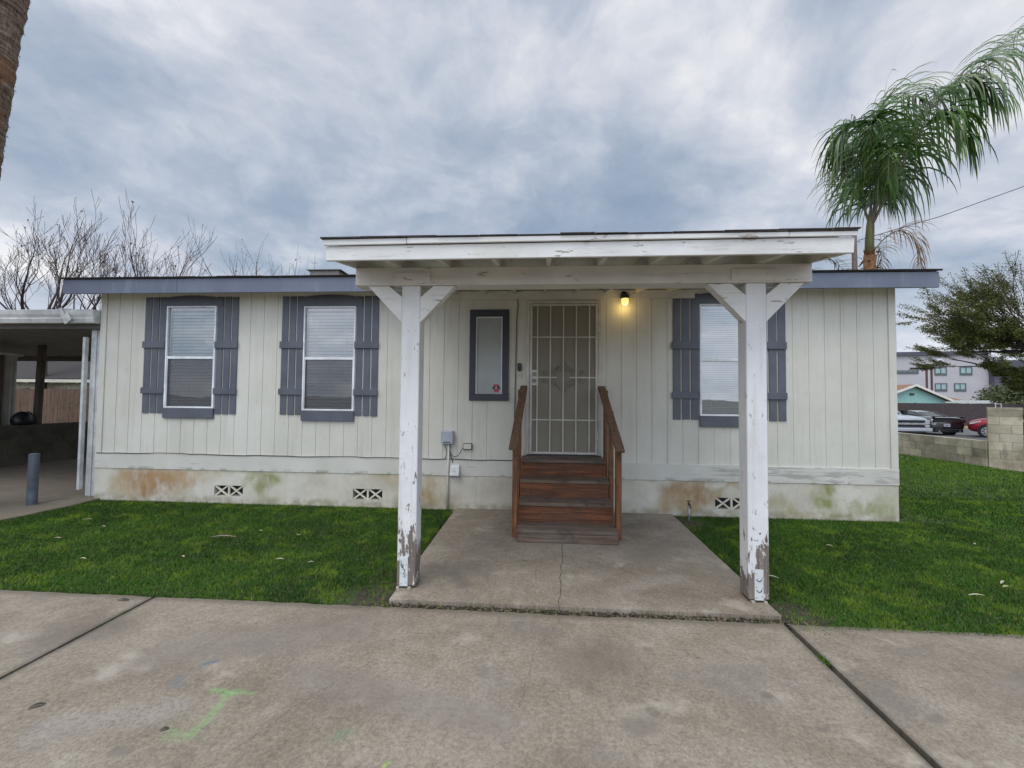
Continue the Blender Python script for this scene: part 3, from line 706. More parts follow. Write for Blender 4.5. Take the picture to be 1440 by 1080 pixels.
def window(W, pitch, screen, gm, rail=None, header=True):
    x0, x1, z0, z1 = W; fw = .022
    mb = MB(); y0, y1 = -.022, .05
    mb.box(x0, x0+fw, y0, y1, z0, z1); mb.box(x1-fw, x1, y0, y1, z0, z1)
    mb.box(x0+fw, x1-fw, y0, y1, z1-fw, z1); mb.box(x0+fw, x1-fw, y0, y1, z0, z0+fw)
    zr = rail or (z0+z1)/2
    if rail: mb.box(x0+fw, x1-fw, y0+.006, y1-.01, zr-.018, zr+.018)
    if rail and screen:      # inner edge of the lower sash
        mb.box(x0+fw, x0+fw+.012, y0+.008, y0+.02, z0+fw, zr-.018); mb.box(x1-fw-.012, x1-fw, y0+.008, y0+.02, z0+fw, zr-.018)
    wn = mb.build('window', VINYL, house, .002)
    if rail:
        MB().quad([(x0+fw, .004, zr+.018), (x1-fw, .004, zr+.018), (x1-fw, .004, z1-fw), (x0+fw, .004, z1-fw)]).build('pane', gm, wn)
        MB().quad([(x0+fw, .012, z0+fw), (x1-fw, .012, z0+fw), (x1-fw, .012, zr-.018), (x0+fw, .012, zr-.018)]).build('pane', gm, wn)
    if screen:
        MB().quad([(x0+fw, -.006, z0+fw), (x1-fw, -.006, z0+fw), (x1-fw, -.006, zr-.018), (x0+fw, -.006, zr-.018)]).build('insect_screen', SCREEN, wn)
    blinds(wn, x0+fw, x1-fw, z0+fw, z1-fw, pitch)
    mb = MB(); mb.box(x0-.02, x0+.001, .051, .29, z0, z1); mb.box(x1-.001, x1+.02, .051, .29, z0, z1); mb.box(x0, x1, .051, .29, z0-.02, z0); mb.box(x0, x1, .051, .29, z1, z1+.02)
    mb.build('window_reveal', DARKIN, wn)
    # arched head board, side boards, apron
    n = 14; top = []
    for i in range(n+1):
        u = i/n; top.append((x0-.095+(x1-x0+.19)*u, 2.895+.048*math.sin(PI*u)**.8))
    pts = [(x0-.095, z1+.001)] + top + [(x1+.095, z1+.001)]
    MB().prism(pts, 'y', -.0205, -.001).build('window_head', SHUT, wn, .002)
    MB().box(x0-.004, x1+.004, -.03, -.001, z0-.145, z0-.004).build('window_apron', SHUT, wn, .003)
window(W1, .046, True, GLASS, 2.045); window(W2, .046, True, GLASS, 2.04); window(W3, .03, False, GLASS3, 2.04)
def shutter(x0, x1):
    n = 3; gap = .019; w_ = (x1-x0-gap*(n-1))/n; mb = MB(); gr = random.Random(int(x0*77))
    for i in range(n):
        a = x0+i*(w_+gap); mb.box(a, a+w_, -.013-.001*i, -.001, 1.245+gr.uniform(-.006, .006), 2.918+gr.uniform(-.006, .006))
    s = mb.build('shutter', SHUT, house, .002)
    for (za, zb) in ((2.183, 2.277), (1.525, 1.612)):
        MB().box(x0-.018, x1+.006, -.034, -.0155, za, zb).build('batten', SHUT, s, .002)
for (W, L_, R_) in ((W1, (-5.737, -5.418), (-4.640, -4.325)), (W2, (-3.672, -3.357), (-2.585, -2.268)), (W3, (1.750, 2.083), (2.860, 3.190))):
    shutter(*L_); shutter(*R_)
# narrow fixed window
x0, x1, z0, z1 = NW; mb = MB()
ox0, ox1, oz0, oz1 = -.98, -.438, 1.47, 2.718
mb.box(ox0, x0, -.028, -.001, 1.562, oz1); mb.box(x1, ox1, -.028, -.001, 1.562, oz1); mb.box(x0, x1, -.028, -.001, z1, oz1); mb.box(ox0, ox1, -.03, -.001, oz0, 1.561)
DSH = paint('dark_slate_paint', (.040, .045, .058), .5)
nwf = mb.build('narrow_window', DSH, house, .003)
mb = MB(); mb.box(x0, x0+.012, -.02, .04, z0, z1); mb.box(x1-.012, x1, -.02, .04, z0, z1); mb.box(x0+.012, x1-.012, -.02, .04, z1-.012, z1); mb.build('sash', VINYL, nwf)
MB().box(x0+.01, x1-.01, .0, .006, z0-.002, z1-.01).build('pane', FROST, nwf)
# badge-shaped alarm sticker: red and black lobes, illegible white line
RED = simple('sticker_red', (.50, .03, .07), .4, 0, .05); 
c_ = (-.609, 1.642)
pts = [(c_[0]+(.046+.008*math.cos(6*q))*math.cos(q), c_[1]+(.056+.008*math.cos(6*q))*math.sin(q)) for q in [2*PI*i/36 for i in range(36)]]
st = MB().prism(pts, 'y', -.004, -.0005).build('alarm_sticker', RED, nwf)
mb = MB(); mb.box(c_[0]-.052, c_[0]+.052, -.0065, -.0045, c_[1]-.016, c_[1]+.012)
for sx in (-1, 1): mb.prism([(c_[0]+sx*.036, c_[1]+.012), (c_[0]+sx*.012, c_[1]+.012), (c_[0]+sx*.02, c_[1]+.03), (c_[0]+sx*.04, c_[1]+.036)], 'y', -.0065, -.0045)
mb.build('badge_band', BLACKM, st)
mb = MB(); mb.box(c_[0]-.005, c_[0]+.005, -.0085, -.007, c_[1]-.01, c_[1]+.022); mb.box(c_[0]-.03, c_[0]-.018, -.0085, -.007, c_[1]-.009, c_[1]-.003); mb.box(c_[0]+.018, c_[0]+.03, -.0085, -.007, c_[1]-.009, c_[1]-.003)
mb.build('badge_mark', VINYL, st)

# entry door + security door
x0, x1, z0, z1 = DR
mb = MB(); mb.box(x0, x1, .11, .15, z0, z1)
for (a, b_, c0, c1) in ((.07, .40, 1.55, 1.98), (.47, .80, 1.55, 1.98), (.07, .40, .25, 1.40), (.47, .80, .25, 1.40)):
    mb.box(x0+a, x0+b_, .103, .1095, z0+c0-.1, z0+c1-.1)
ed = mb.build('entry_door', DOORM, house, .004)
mb = MB(); mb.box(x0-.02, x0, .001, .29, z0, z1); mb.box(x1, x1+.02, .001, .29, z0, z1); mb.box(x0, x1, .001, .29, z1, z1+.02); mb.box(x0, x1, .001, .29, z0-.02, z0)
mb.build('door_jamb', DOORM, house)
mb = MB(); mb.box(-.195, -.157, -.03, -.001, .745, 2.83); mb.box(.765, .808, -.03, -.001, .745, 2.83); mb.box(-.157, .765, -.03, -.001, 2.797, 2.83)
mb.box(-.156, -.132, -.018, -.001, .745, 2.797); mb.box(.74, .764, -.018, -.001, .745, 2.797)
mb.build('door_frame', SECW, house, .002)
sx0, sx1, sz0, sz1 = -.150, .757, .765, 2.79
mb = MB(); ya, yb = -.045, -.02
mb.box(sx0, sx0+.03, ya, yb, sz0, sz1); mb.box(sx1-.03, sx1, ya, yb, sz0, sz1); mb.box(sx0+.03, sx1-.03, ya, yb, sz1-.028, sz1); mb.box(sx0+.03, sx1-.03, ya, yb, sz0, sz0+.03)
sec = mb.build('security_door', SECW, house, .003)
MB().quad([(sx0+.03, -.024, sz0+.03), (sx1-.03, -.024, sz0+.03), (sx1-.03, -.024, sz1-.03), (sx0+.03, -.024, sz1-.03)]).build('perforated_sheet', PERF, sec)
mb = MB()
for x in (-.05, .124, .298, .470, .645): mb.box(x-.0085, x+.0085, -.042, -.026, sz0+.03, sz1-.028)
mb.each('vertical_bar', SECW, sec, .002)
mb = MB()
for z in (2.338, 1.222): mb.box(sx0+.03, sx1-.03, -.0385, -.0262, z-.008, z+.008)
mb.box(sx0+.03, .21, -.0385, -.0262, 1.785, 1.801); mb.box(.385, sx1-.03, -.0385, -.0262, 1.785, 1.801)
mb.each('horizontal_bar', SECW, sec)
IRON = simple('scroll_iron', (.25, .23, .185), .6)
mb = MB()
def spiral(cx, cz, r0, turns, sx, sz, a0=0):
    return [(cx+sx*r0*(1-.75*i/24)*math.cos(a0+2*PI*turns*i/24), -.031, cz+sz*r0*(1-.75*i/24)*math.sin(a0+2*PI*turns*i/24)) for i in range(25)]
for sx in (-1, 1):
    for sz in (-1, 1):
        for (dx_, dz_, r_) in ((.14, .075, .045), (.25, .05, .04), (.055, .10, .05)):
            mb.tube(spiral(.297+sx*dx_, 1.80+sz*dz_, r_, 1.4, sx, sz), .0035, 5)
        mb.tube([(.297, -.031, 1.80+sz*.24), (.297+sx*.05, -.031, 1.80+sz*.16), (.297+sx*.10, -.031, 1.80+sz*.09), (.297+sx*.12, -.031, 1.80)], .004, 5)
mb.build('scrollwork', IRON, sec, smooth=True)
lk = MB().box(-.149, -.036, -.050, -.043, 1.683, 1.892).build('lock_plate', SECW, sec, .003)
for z in (1.835, 1.745):
    mb = MB(); mb.tube([(-.09, -.0505, z), (-.09, -.075, z)], [.027, .024], 16); mb.build('deadbolt' if z > 1.8 else 'door_knob', simple('brushed_nickel_%d' % int(z*100), (.16, .155, .15), .4, .8), lk, smooth=False)
mb = MB()
for z in (2.45, 1.72, 1.0): mb.tube([(.762, -.047, z-.05), (.762, -.047, z+.05)], .009, 8)
mb.each('hinge', SECW, sec)
MB().box(-.19, .80, -.06, .1, .742, .757).build('threshold', simple('threshold_dark', (.05, .045, .04), .6), house)

# ------------------------------------------------------------------ things on the wall
lamp = thing('wall_lamp', 'lit porch lamp with black cap and ribbed glass on the siding right of the door', 'lamp', (1.105, 0, 2.84))
mb = MB(); mb.tube([(0, 0, .075), (0, -.03, .075)], [.045, .045], 16); mb.tube([(0, -.03, .055), (0, -.075, .04)], [.02, .02], 10)
mb.tube([(0, -.085, .075), (0, -.085, .062), (0, -.085, .005)], [.035, .052, .056], 18); mb.build('lamp_cap', BLACKM, lamp, smooth=False)
def f_lg(t, b): return {'Base Color': (.9, .75, .35), 'Emission Color': (1., .70, .22), 'Emission Strength': 1.1, 'Roughness': .3}
mb = MB(); prof = [(.045, .004), (.047, -.02), (.044, -.055), (.036, -.075), (.012, -.085)]
n = 24; b0 = 0
for (r_, z) in prof:
    for k in range(n):
        q = 2*PI*k/n; rr = r_*(1+.05*(k % 2)); mb.v.append((rr*math.cos(q), -.085+rr*math.sin(q), z))
for i in range(len(prof)-1):
    for k in range(n): mb.f.append((i*n+k, i*n+(k+1) % n, (i+1)*n+(k+1) % n, (i+1)*n+k))
mb.f.append(tuple((len(prof)-1)*n+k for k in range(n)))
mb.build('lamp_glass', material('lit_lamp_glass', f_lg, (.9, .7, .3)), lamp)
pl = bpy.data.lights.new('lamp_bulb', 'POINT'); pl.energy = 1.0; pl.color = (1, .68, .22); pl.shadow_soft_size = .045
po = bpy.data.objects.new('lamp_bulb', pl); COL.objects.link(po); po.location = (1.105, -.115, 2.735)

db = thing('doorbell', 'small black video doorbell on a pale mount beside the security door', 'doorbell', (-.291, 0, 1.93))
mb = MB(); pts = [(.028*math.cos(q), .03*(1 if math.sin(q) > 0 else -1)+.028*math.sin(q)) for q in [PI*2*(i+.5)/20 for i in range(20)]]
mb.prism(pts, 'y', -.028, -.001); mb.build('housing', BLACKM, db, .002)
MB().tube([(0, -.0285, .03), (0, -.031, .03)], .01, 12).build('lens', simple('lens_dark', (.03, .03, .04), .1), db)
mb = MB(); mb.box(-.03, .025, -.016, -.001, -.15, -.072); mb.build('mount', SECW, db, .003)
MB().box(-.014, .004, -.024, -.0165, -.125, -.095).build('button', GREYP, db)

ub = thing('utility_box', 'grey plastic telecom box on the siding above the thin conduit', 'utility box', (-1.266, 0, .966))
mb = MB(); mb.box(-.085, .085, -.07, -.001, -.092, .09); mb.build('housing', GREYP, ub, .014, seg=3)
mb = MB()
for k in range(9): mb.box(-.052+k*.0115, -.045+k*.0115, -.0725, -.0702, -.071, -.060)
mb.box(-.052, .05, -.0722, -.0703, -.0595, -.0575); mb.build('worn_lettering', BLACKM, ub)
mb = MB(); mb.box(.086, .092, -.06, -.02, -.03, .03); mb.build('latch', GREYP, ub)
o = MB().tube([(-1.247, -.035, .875), (-1.249, -.036, .5), (-1.256, -.036, -.02)], .013, 10).build('conduit', PVC, None, smooth=True)
tag(o, 'thin cream pipe running from the grey telecom box down to the ground', 'conduit')
jb = thing('junction_box', 'small pale junction box with dark edges right of the telecom box', 'junction box', (-.99, 0, .845))
MB().box(-.062, .062, -.03, -.001, -.045, .045).build('box_body', simple('box_dark_edge', (.12, .11, .10), .6), jb, .003)
MB().box(-.054, .052, -.036, -.0305, -.034, .036).build('box_cover', PVC, jb, .002)
eb = thing('outlet_cover', 'tilted grey-white weatherproof outlet cover straddling the trim board and skirting', 'outlet', (-1.155, 0, .52))
mb = MB(); mb.prism([(-.023, -.07), (-.10, -.062), (-.045, .075), (-.023, .078)], 'x', -.063, .063); mb.build('cover', METALW, eb, .003)
mb = MB(); mb.box(-.07, .07, -.035, -.0225, -.09, -.072); mb.build('lip', GALV, eb); MB().tube([(0, -.07, -.01), (0, -.08, -.012)], .01, 8).build('knob', GALV, eb)
mb = MB(); gr = random.Random(4); pts = []
x = -6.40
while x < -.26:
    pts.append((x, -.027, .668+.006*gr.uniform(-1, 1)+.004*math.sin(x*2.1))); x += .16
mb.tube(pts, .0055, 5)
o = mb.build('siding_cable', CABLE, None, smooth=True); tag(o, 'black cable sagging along the top of the trim board left of the steps', 'cable')
mb = MB()
for pts in ([(-1.31, -.04, .88), (-1.28, -.03, .80), (-1.27, -.03, .74), (-1.30, -.028, .675)], [(-1.22, -.04, .875), (-1.24, -.03, .8), (-1.21, -.03, .72), (-1.15, -.03, .70), (-1.10, -.03, .735), (-1.07, -.03, .80), (-1.045, -.02, .835)],
            [(-1.24, -.03, .75), (-1.2, -.03, .68), (-1.19, -.03, .62)]):
    P = []
    for i in range(len(pts)-1):
        for k in range(4):
            a = Vector(pts[i]); c = Vector(pts[i+1]); P.append(a.lerp(c, k/4))
    P.append(Vector(pts[-1]))
    for _ in range(2): P = [P[0]]+[(P[i-1]+P[i]*2+P[i+1])/4 for i in range(1, len(P)-1)]+[P[-1]]
    mb.tube(P, .0045, 5)
o = mb.build('loose_wires', CABLE, None, smooth=True); tag(o, 'loose looping black wires between the telecom box and the junction box', 'wires')
mb = MB(); mb.tube([(-.335, -.012, 2.93), (-.315, -.03, 2.78), (-.335, -.012, 2.62), (-.345, -.008, 2.0), (-.36, -.008, .68)], .007, 6)
o = mb.build('doorbell_cable', simple('cable_grey', (.16, .15, .13), .6), None, smooth=True); tag(o, 'thin grey cable hanging down the siding between narrow window and door', 'cable')
# faucet
fc = thing('garden_faucet', 'short galvanised standpipe with rusty tap at the right edge of the patio', 'faucet', (1.875, -.22, 0))
MB().tube([(0, 0, -.05), (0, 0, .19)], .013, 10).build('pipe', GALV, fc, smooth=True)
mb = MB(); mb.tube([(0, .01, .195), (0, -.03, .195), (0, -.06, .175), (0, -.065, .15)], [.014, .013, .012, .013], 8); mb.tube([(0, 0, .19), (0, 0, .225)], .009, 8); mb.build('tap', RUSTM, fc, smooth=True)
mb = MB(); mb.tube([(-.03, 0, .228), (.03, 0, .232)], .006, 6); mb.tube([(0, -.028, .23), (0, .028, .23)], .006, 6); mb.build('tap_handle', RUSTM, fc)

# ================================================================== PORCH
porch = thing('porch_cover', 'white timber porch roof on two peeling posts over the front door', 'porch', (.3, -2.3, 0))
def pp(mb, name, m, bevel=.004, par=None):
    o = mb.build(name, m, par or porch, bevel)
    if par is None: o.matrix_parent_inverse = Matrix.Translation((-.3, 2.3, 0))
    return o
def post(x0, x1):
    mb = MB(); ys = (-2.395, -2.25); zb = gz(-2.3)+.03
    n = 10; base = len(mb.v)
    pts = [(x0, ys[0]), (x1, ys[0]), (x1, ys[1]), (x0, ys[1])]
    mb.prism(pts, 'z', zb, 2.418); return pp(mb, 'post', PEEL, .006)
PL = post(-1.143, -.990); PR = post(1.585, 1.738)
def plate(x0, x1, z0, z1, marks, par):
    mb = MB(); mb.box(x0, x1, -2.401, -2.3965, z0, z1); o = pp(mb, 'post_base_strap', METALW, .001, par); o.parent = par; o.matrix_parent_inverse = Matrix.Translation((-.3, 2.3, 0)) if False else o.matrix_parent_inverse
    return o
mm = paint('strap_white', (.62, .64, .65), .5, .1, chips=30)
for (P_, x0, x1) in ((PL, -1.118, -1.052), (PR, 1.627, 1.692)):
    mb = MB(); mb.box(x0, x1, -2.401, -2.3965, gz(-2.4)+.03, gz(-2.4)+.26); s = mb.build('post_strap', mm, P_, .001)
    mb = MB(); zz = gz(-2.4)
    for k, (u, v) in enumerate(((.01, .23), (.055, .20), (.012, .13), (.056, .12), (.012, .05), (.054, .06))):
        mb.tube([(x0+u, -2.4012, zz+v), (x0+u, -2.404, zz+v)], .004, 8)
    mb.each('nail_head', GALV, s)
    mb = MB(); mb.box(x0-.024, x0-.002, -2.412, -2.38, zz+.012, zz+.026); mb.box(x1+.002, x1+.024, -2.412, -2.38, zz+.012, zz+.026); mb.each('base_shoe', simple('shoe_cream', (.42, .38, .32), .7) if 'shoe_cream' not in bpy.data.materials else bpy.data.materials['shoe_cream'], P_)
# scrawled pen mark on the left strap
mb = MB(); q = [(-1.105, .225), (-1.108, .195), (-1.10, .175), (-1.088, .185), (-1.092, .205), (-1.102, .20), (-1.085, .16), (-1.075, .165), (-1.075, .14), (-1.09, .135), (-1.07, .12), (-1.085, .11), (-1.068, .10)]
mb.tube([(x, -2.4022, z-.036) for x, z in q], .0025, 5); 
strapL = [c for c in children(PL) if c.name.startswith('post_strap')][0]
mb.build('scrawl', simple('pen_ink', (.03, .08, .10), .5), strapL)
strapR = [c for c in children(PR) if c.name.startswith('post_strap')][0]
mb = MB()
for cz in (.19, .11): mb.tube([(1.66+.018*math.cos(a), -2.4022, cz-.036+.018*math.sin(a)) for a in [PI*1.0+PI*i/8 for i in range(9)]], .003, 5)
mb.build('hammer_dents', RUSTM, strapR)
ZBB, ZBT = 2.420, 2.566
mb = MB(); mb.box(-1.532, 2.074, -2.408, -2.235, ZBB, ZBT); pp(mb, 'beam', WW_P, .005)
for (a, b_) in ((-1.212, -.903), (1.468, 1.798)):
    mb = MB(); mb.box(a, b_, -2.424, -2.4085, ZBB+.012, 2.522); bp = pp(mb, 'splice_plate', WW_P, .003)
    mb = MB()
    for u in (a+.055, b_-.055): mb.tube([(u, -2.4242, 2.485), (u, -2.431, 2.485)], .016, 10)
    mb.each('bolt', WW_P, bp)
# knee braces: mitred boards in the posts' plane
def brace(px, sgn):
    z1_ = ZBB-.003; s = sgn; mb = MB()
    # outer edge from the beam to the post, inner edge parallel
    pts = [(px, 2.115), (px, 2.325), (px+s*.108, z1_), (px+s*.285, z1_)]
    if s < 0: pts = pts[::-1]
    mb.prism(pts, 'y', -2.392, -2.302); pp(mb, 'knee_brace', WW_X if True else None, .003)
brace(-1.1435, -1); brace(-.9895, 1); brace(1.5845, -1); brace(1.7385, 1)
SL = .155
def rz(y): return ZBT+SL*(y+2.41)
sk = lambda h, y0, y1: [(y0, rz(y0)), (y1, rz(y1)), (y1, rz(y1)+h), (y0, rz(y0)+h)]
xs = [-1.165+.4055*k for k in range(8)]
for x in xs:
    mb = MB(); mb.prism(sk(.088, -2.795, -.03), 'x', x-.019, x+.019); pp(mb, 'rafter', WW_Y, .002)
for X in (-1.555, 2.052):
    mb = MB(); mb.prism(sk(.10, -2.795, -.32), 'x', X, X+.03); pp(mb, 'barge_board', WW_Y, .003)
mb = MB(); mb.prism([(-2.80, rz(-2.80)+.089), (-.03, rz(-.03)+.089), (-.03, rz(-.03)+.102), (-2.80, rz(-2.80)+.102)], 'x', -1.565, 2.09); pp(mb, 'roof_deck', WW_Y, 0)
mb = MB(); mb.box(-1.5, 2.03, -.03, -.002, 2.86, 2.975); mb.build
pp(mb, 'ledger', WW_P, .002)
yf = -2.822
mb = MB(); zb = 2.492
mb.prism([(-1.573, zb), (2.090, zb+.010), (2.097, zb+.118), (-1.575, zb+.105)], 'y', yf, -2.797); pp(mb, 'fascia_board', WW_X, .003)
mb = MB()
mb.prism([(-1.582, 2.600), (-.97, 2.603), (-.97, 2.644), (-1.588, 2.640)], 'y', yf-.020, yf-.0005)
mb.prism([(-.966, 2.604), (1.66, 2.612), (1.66, 2.656), (-.966, 2.647)], 'y', yf-.022, yf-.0005)
mb.prism([(1.664, 2.612), (2.100, 2.613), (2.108, 2.655), (1.664, 2.654)], 'y', yf-.020, yf-.0005)
pp(mb, 'drip_board', WW_X, .002)
zr_ = rz(-2.84)+.103
mb = MB(); mb.prism([(-2.846, 2.642), (-.35, 2.642+SL*2.496), (-.35, 2.650+SL*2.496), (-2.846, 2.650)], 'x', -1.585, 2.10)
rs = pp(mb, 'roof_shingles', SHINGLE, 0)
mb = MB(); gr = random.Random(5); x = -1.60
while x < 2.1:
    L = min(gr.uniform(.2, .36), 2.115-x); u = (x+1.6)/3.7; s = gr.uniform(0, .01); mb.box(x, x+L-.003, -2.850-s, -2.75, 2.645+.010*u, 2.649+.009*u+gr.uniform(0, .007)); x += L
o = mb.build('shingle_edge', SHINGLE, rs); o.matrix_parent_inverse = Matrix.Identity(4)
# bring parts that were built in world coordinates under the offset empty
for c in children(porch): c.matrix_parent_inverse = Matrix.Translation((-.3, 2.3, 0))

# ================================================================== STEPS
steps = thing('wooden_steps', 'reddish-brown weathered wooden steps with sloping handrails up to the front door', 'steps', (.283, -.6, 0))
def sp(mb, name, m, bevel=.004):
    o = mb.build(name, m, steps, bevel); o.matrix_parent_inverse = Matrix.Translation((-.283, .6, 0)); return o
SX0, SX1 = -.243, .812
g0 = gz(-1.2)+.012
# bottom step: two boards on a kick board
sp(MB().box(SX0, SX1, -1.262, -1.224, g0, .090), 'riser', STEP_T)
sp(MB().box(SX0-.004, SX1+.004, -1.272, -1.128, .091, .128), 'tread', STEP_T); sp(MB().box(SX0-.002, SX1+.002, -1.122, -.958, .090, .127), 'tread', STEP_T)
for (yr, zl, zt) in ((-.955, .10, .305), (-.675, .31, .505), (-.395, .51, .705)):
    sp(MB().box(SX0+.006, SX1-.006, yr, yr+.03, zl, zt-.002), 'riser', STEP_R)
    sp(MB().box(SX0+.002, SX1-.002, yr-.028, yr+.112, zt, zt+.038), 'tread', STEP_T)
    if zt < .7: sp(MB().box(SX0+.003, SX1-.003, yr+.118, yr+.278, zt-.001, zt+.037), 'tread', STEP_T)
    else: sp(MB().box(SX0+.003, SX1-.003, yr+.118, -.045, zt-.001, zt+.037), 'tread', STEP_T)
for xx in (SX0+.008, SX1-.045):
    pts = [(-1.22, g0), (-1.22, .088), (-.95, .088), (-.93, .30), (-.66, .30), (-.64, .50), (-.38, .50), (-.36, .70), (-.05, .70), (-.05, g0)]
    mb = MB(); mb.prism(pts, 'x', xx, xx+.037); sp(mb, 'stringer', STEP_R, 0)
for (xa, xb) in ((-.305, -.248), (.817, .874)):
    sp(MB().box(xa, xb, -1.115, -1.02, g0, 1.02), 'rail_post', STEP_Z)
    sp(MB().box(xa+.002, xb-.002, -.62, -.53, g0, 1.36), 'rail_post', STEP_Z)
    sp(MB().box(xa+.004, xb-.004, -.19, -.10, g0, 1.62), 'rail_post', STEP_Z)
for (a, b_) in (((-.224, -.11, 1.665), (-.292, -1.235, .962)), ((.796, -.11, 1.665), (.838, -1.235, .955))):
    mb = MB(); mb.beam(a, b_, .092, .036); o = sp(mb, 'handrail', STEP_Y)
    # flat board under the rail
    mb = MB(); d = Vector((0, 0, -.065)); mb.beam(Vector(a)+d+Vector((-.045 if a[0] < 0 else .045, 0, 0)), Vector(b_)+d+Vector((.022 if a[0] < 0 else .0, .04, 0.02)), .03, .08); sp(mb, 'rail_support', STEP_Y)

# ================================================================== CARPORT
cp = thing('carport', 'low flat carport with white metal gutter and dark ribbed roof left of the house', 'carport', (-6.65, .1, 0))
def cpp(mb, name, m, bevel=0):
    o = mb.build(name, m, cp, bevel); o.matrix_parent_inverse = Matrix.Translation((6.65, -.1, 0)); return o
mb = MB(); pr = [(-.10, 2.535), (-.115, 2.60), (-.105, 2.61), (-.12, 2.66), (-.125, 2.728), (.0, 2.728), (.0, 2.535)]
mb.prism(pr, 'x', -17, -6.44); cpp(mb, 'gutter', METALW, .003)
RIBM = simple('carport_panel', (.24, .235, .22), .6)
mb = MB(); n = 84
for i in range(n):
    xa = -17+i*(10.55/n); xb = xa+10.55/n; s = 1 if i % 2 else 0; za = .03 if s else 0
    f = lambda x, y, e: (x, y, 2.60-.012*y+e)
    mb.quad([f(xa+.02, 0, za), f(xb-.02, 0, za), f(xb-.02, 5.2, za), f(xa+.02, 5.2, za)]); mb.quad([f(xb-.02, 0, za), f(xb+.02, 0, .03-za), f(xb+.02, 5.2, .03-za), f(xb-.02, 5.2, za)])
cpp(mb, 'roof_panels', RIBM)
mb = MB(); mb.box(-17, -6.44, .02, .09, 2.47, 2.534); cpp(mb, 'front_beam', simple('carport_beam', (.12, .115, .10), .6), 0)
mb = MB(); mb.box(-17, -6.44, 5.0, 5.08, 2.41, 2.535); cpp(mb, 'rear_beam', OLDW, 0)
# posts
mb = MB(); mb.box(-6.70, -6.535, .105, .12, 0, 2.468); mb.box(-6.70, -6.685, .12, .19, 0, 2.468); mb.box(-6.55, -6.535, .12, .19, 0, 2.468); mb.box(-6.64, -6.60, .09, .1045, 0, 2.468)
o = cpp(mb, 'post', METALW, .003)
mb = MB(); mb.box(-6.752, -6.712, .03, .085, .11, 2.35); cpp(mb, 'post', METALW, .003)
mb = MB(); mb.beam((-10.97, 2.8, 0.0), (-10.90, 2.8, 2.6), .10, .10, (0, 1, 0)); cpp(mb, 'post', OLDW, .003)
mb = MB(); mb.box(-6.56, -6.46, .2, .28, 0, 2.5); cpp(mb, 'post', OLDW, .003)
mb = MB(); mb.box(-11.0, -10.9, 5.085, 5.18, 0, 2.5); mb.box(-16.9, -16.8, 5.085, 5.18, 0, 2.5); mb.box(-16.9, -16.8, .1, .2, 0, 2.5); mb.box(-6.56, -6.46, 5.085, 5.18, 0, 2.5); [setattr(o_, 'matrix_parent_inverse', Matrix.Translation((6.65, -.1, 0))) for o_ in mb.each('post', OLDW, cp)]
mb = MB(); mb.beam((-6.93, -.14, 2.74), (-6.80, -.15, 2.52), .05, .018, (0, 1, 0)); mb.beam((-6.83, -.145, 2.66), (-6.74, -.16, 2.56), .06, .012, (0, 1, 0)); mb.box(-6.92, -6.78, -.13, -.05, 2.729, 2.737)
cpp(mb, 'bent_gutter_strap', METALW)
bl = thing('bollard', 'grey painted steel pipe bollard standing on the carport slab edge', 'bollard', (-6.85, -.43, 0))
mb = MB(); mb.tube([(-.005, 0, -.01), (.0, 0, .68), (.0, 0, .69)], [.055, .055, .052], 20); mb.build('pipe', RAILM, bl, smooth=False)
mb = MB(); mb.tube([(0, 0, .6905), (0, 0, .698)], [.048, .03], 20); mb.build('cap', RAILM, bl)
# low block wall in the carport, shed behind it
def block_wall(name, label, p0, p1, h, th=.19, m=BLOCK, mm_=MORTAR, bl_=.4, bh=.2, zb=0., seed=1, cap=False, start=0, group=None):
    p0 = Vector(p0); p1 = Vector(p1); d = p1-p0; L = d.length; d.normalize(); nrm = Vector((d.y, -d.x))
    root = thing(name, label, 'wall', (p0.x, p0.y, zb), 0, group); gr = random.Random(seed); V = []; F = []; T = []
    M = Matrix(((d.x, -nrm.x, 0, 0), (d.y, -nrm.y, 0, 0), (0, 0, 1, 0), (0, 0, 0, 1)))
    mb = MB(); mb.box(.006, L-.006, -th/2+.006, th/2-.006, -.1, h-.006, M); mb.build('mortar', mm_, root)
    r = 0; z = 0; mb = MB(); tint = []
    while z < h-.02:
        x = -(bl_/2 if (r+start) % 2 else 0); hh = min(bh, h-z)
        while x < L-.01:
            a = max(x, 0)+(.004 if x > 0 else 0); b_ = min(x+bl_, L)-(.004 if x+bl_ < L else 0)
            if b_-a > .02:
                mb.box(a, b_, -th/2-gr.uniform(0, .002), th/2, z+.004 if r else -.1, z+hh-(.004 if z+hh < h-.02 else 0), M); tint += [gr.random()]*8
            x += bl_
        z += hh; r += 1
    o = mb.build('blocks', m, root); a = o.data.attributes.new('tint', 'FLOAT', 'POINT'); a.data.foreach_set('value', tint[:len(o.data.vertices)])
    return root
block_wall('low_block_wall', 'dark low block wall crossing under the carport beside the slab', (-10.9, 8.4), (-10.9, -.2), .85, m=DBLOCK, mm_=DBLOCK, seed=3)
shed = thing('storage_shed', 'white ribbed metal shed wall behind the low wall at the left edge', 'shed', (-12, 1.2, 0))
mb = MB()
def ribs(mb, x, y0, y1, z0, z1, pitch=.12):
    y = y0
    while y < y1:
        e = min(y+pitch, y1); mb.quad([(x, y, z0), (x, e-.03, z0), (x, e-.03, z1), (x, y, z1)]); mb.quad([(x, e-.03, z0), (x+.015, e-.015, z0), (x+.015, e-.015, z1), (x, e-.03, z1)]); mb.quad([(x+.015, e-.015, z0), (x, e, z0), (x, e, z1), (x+.015, e-.015, z1)]); y = e
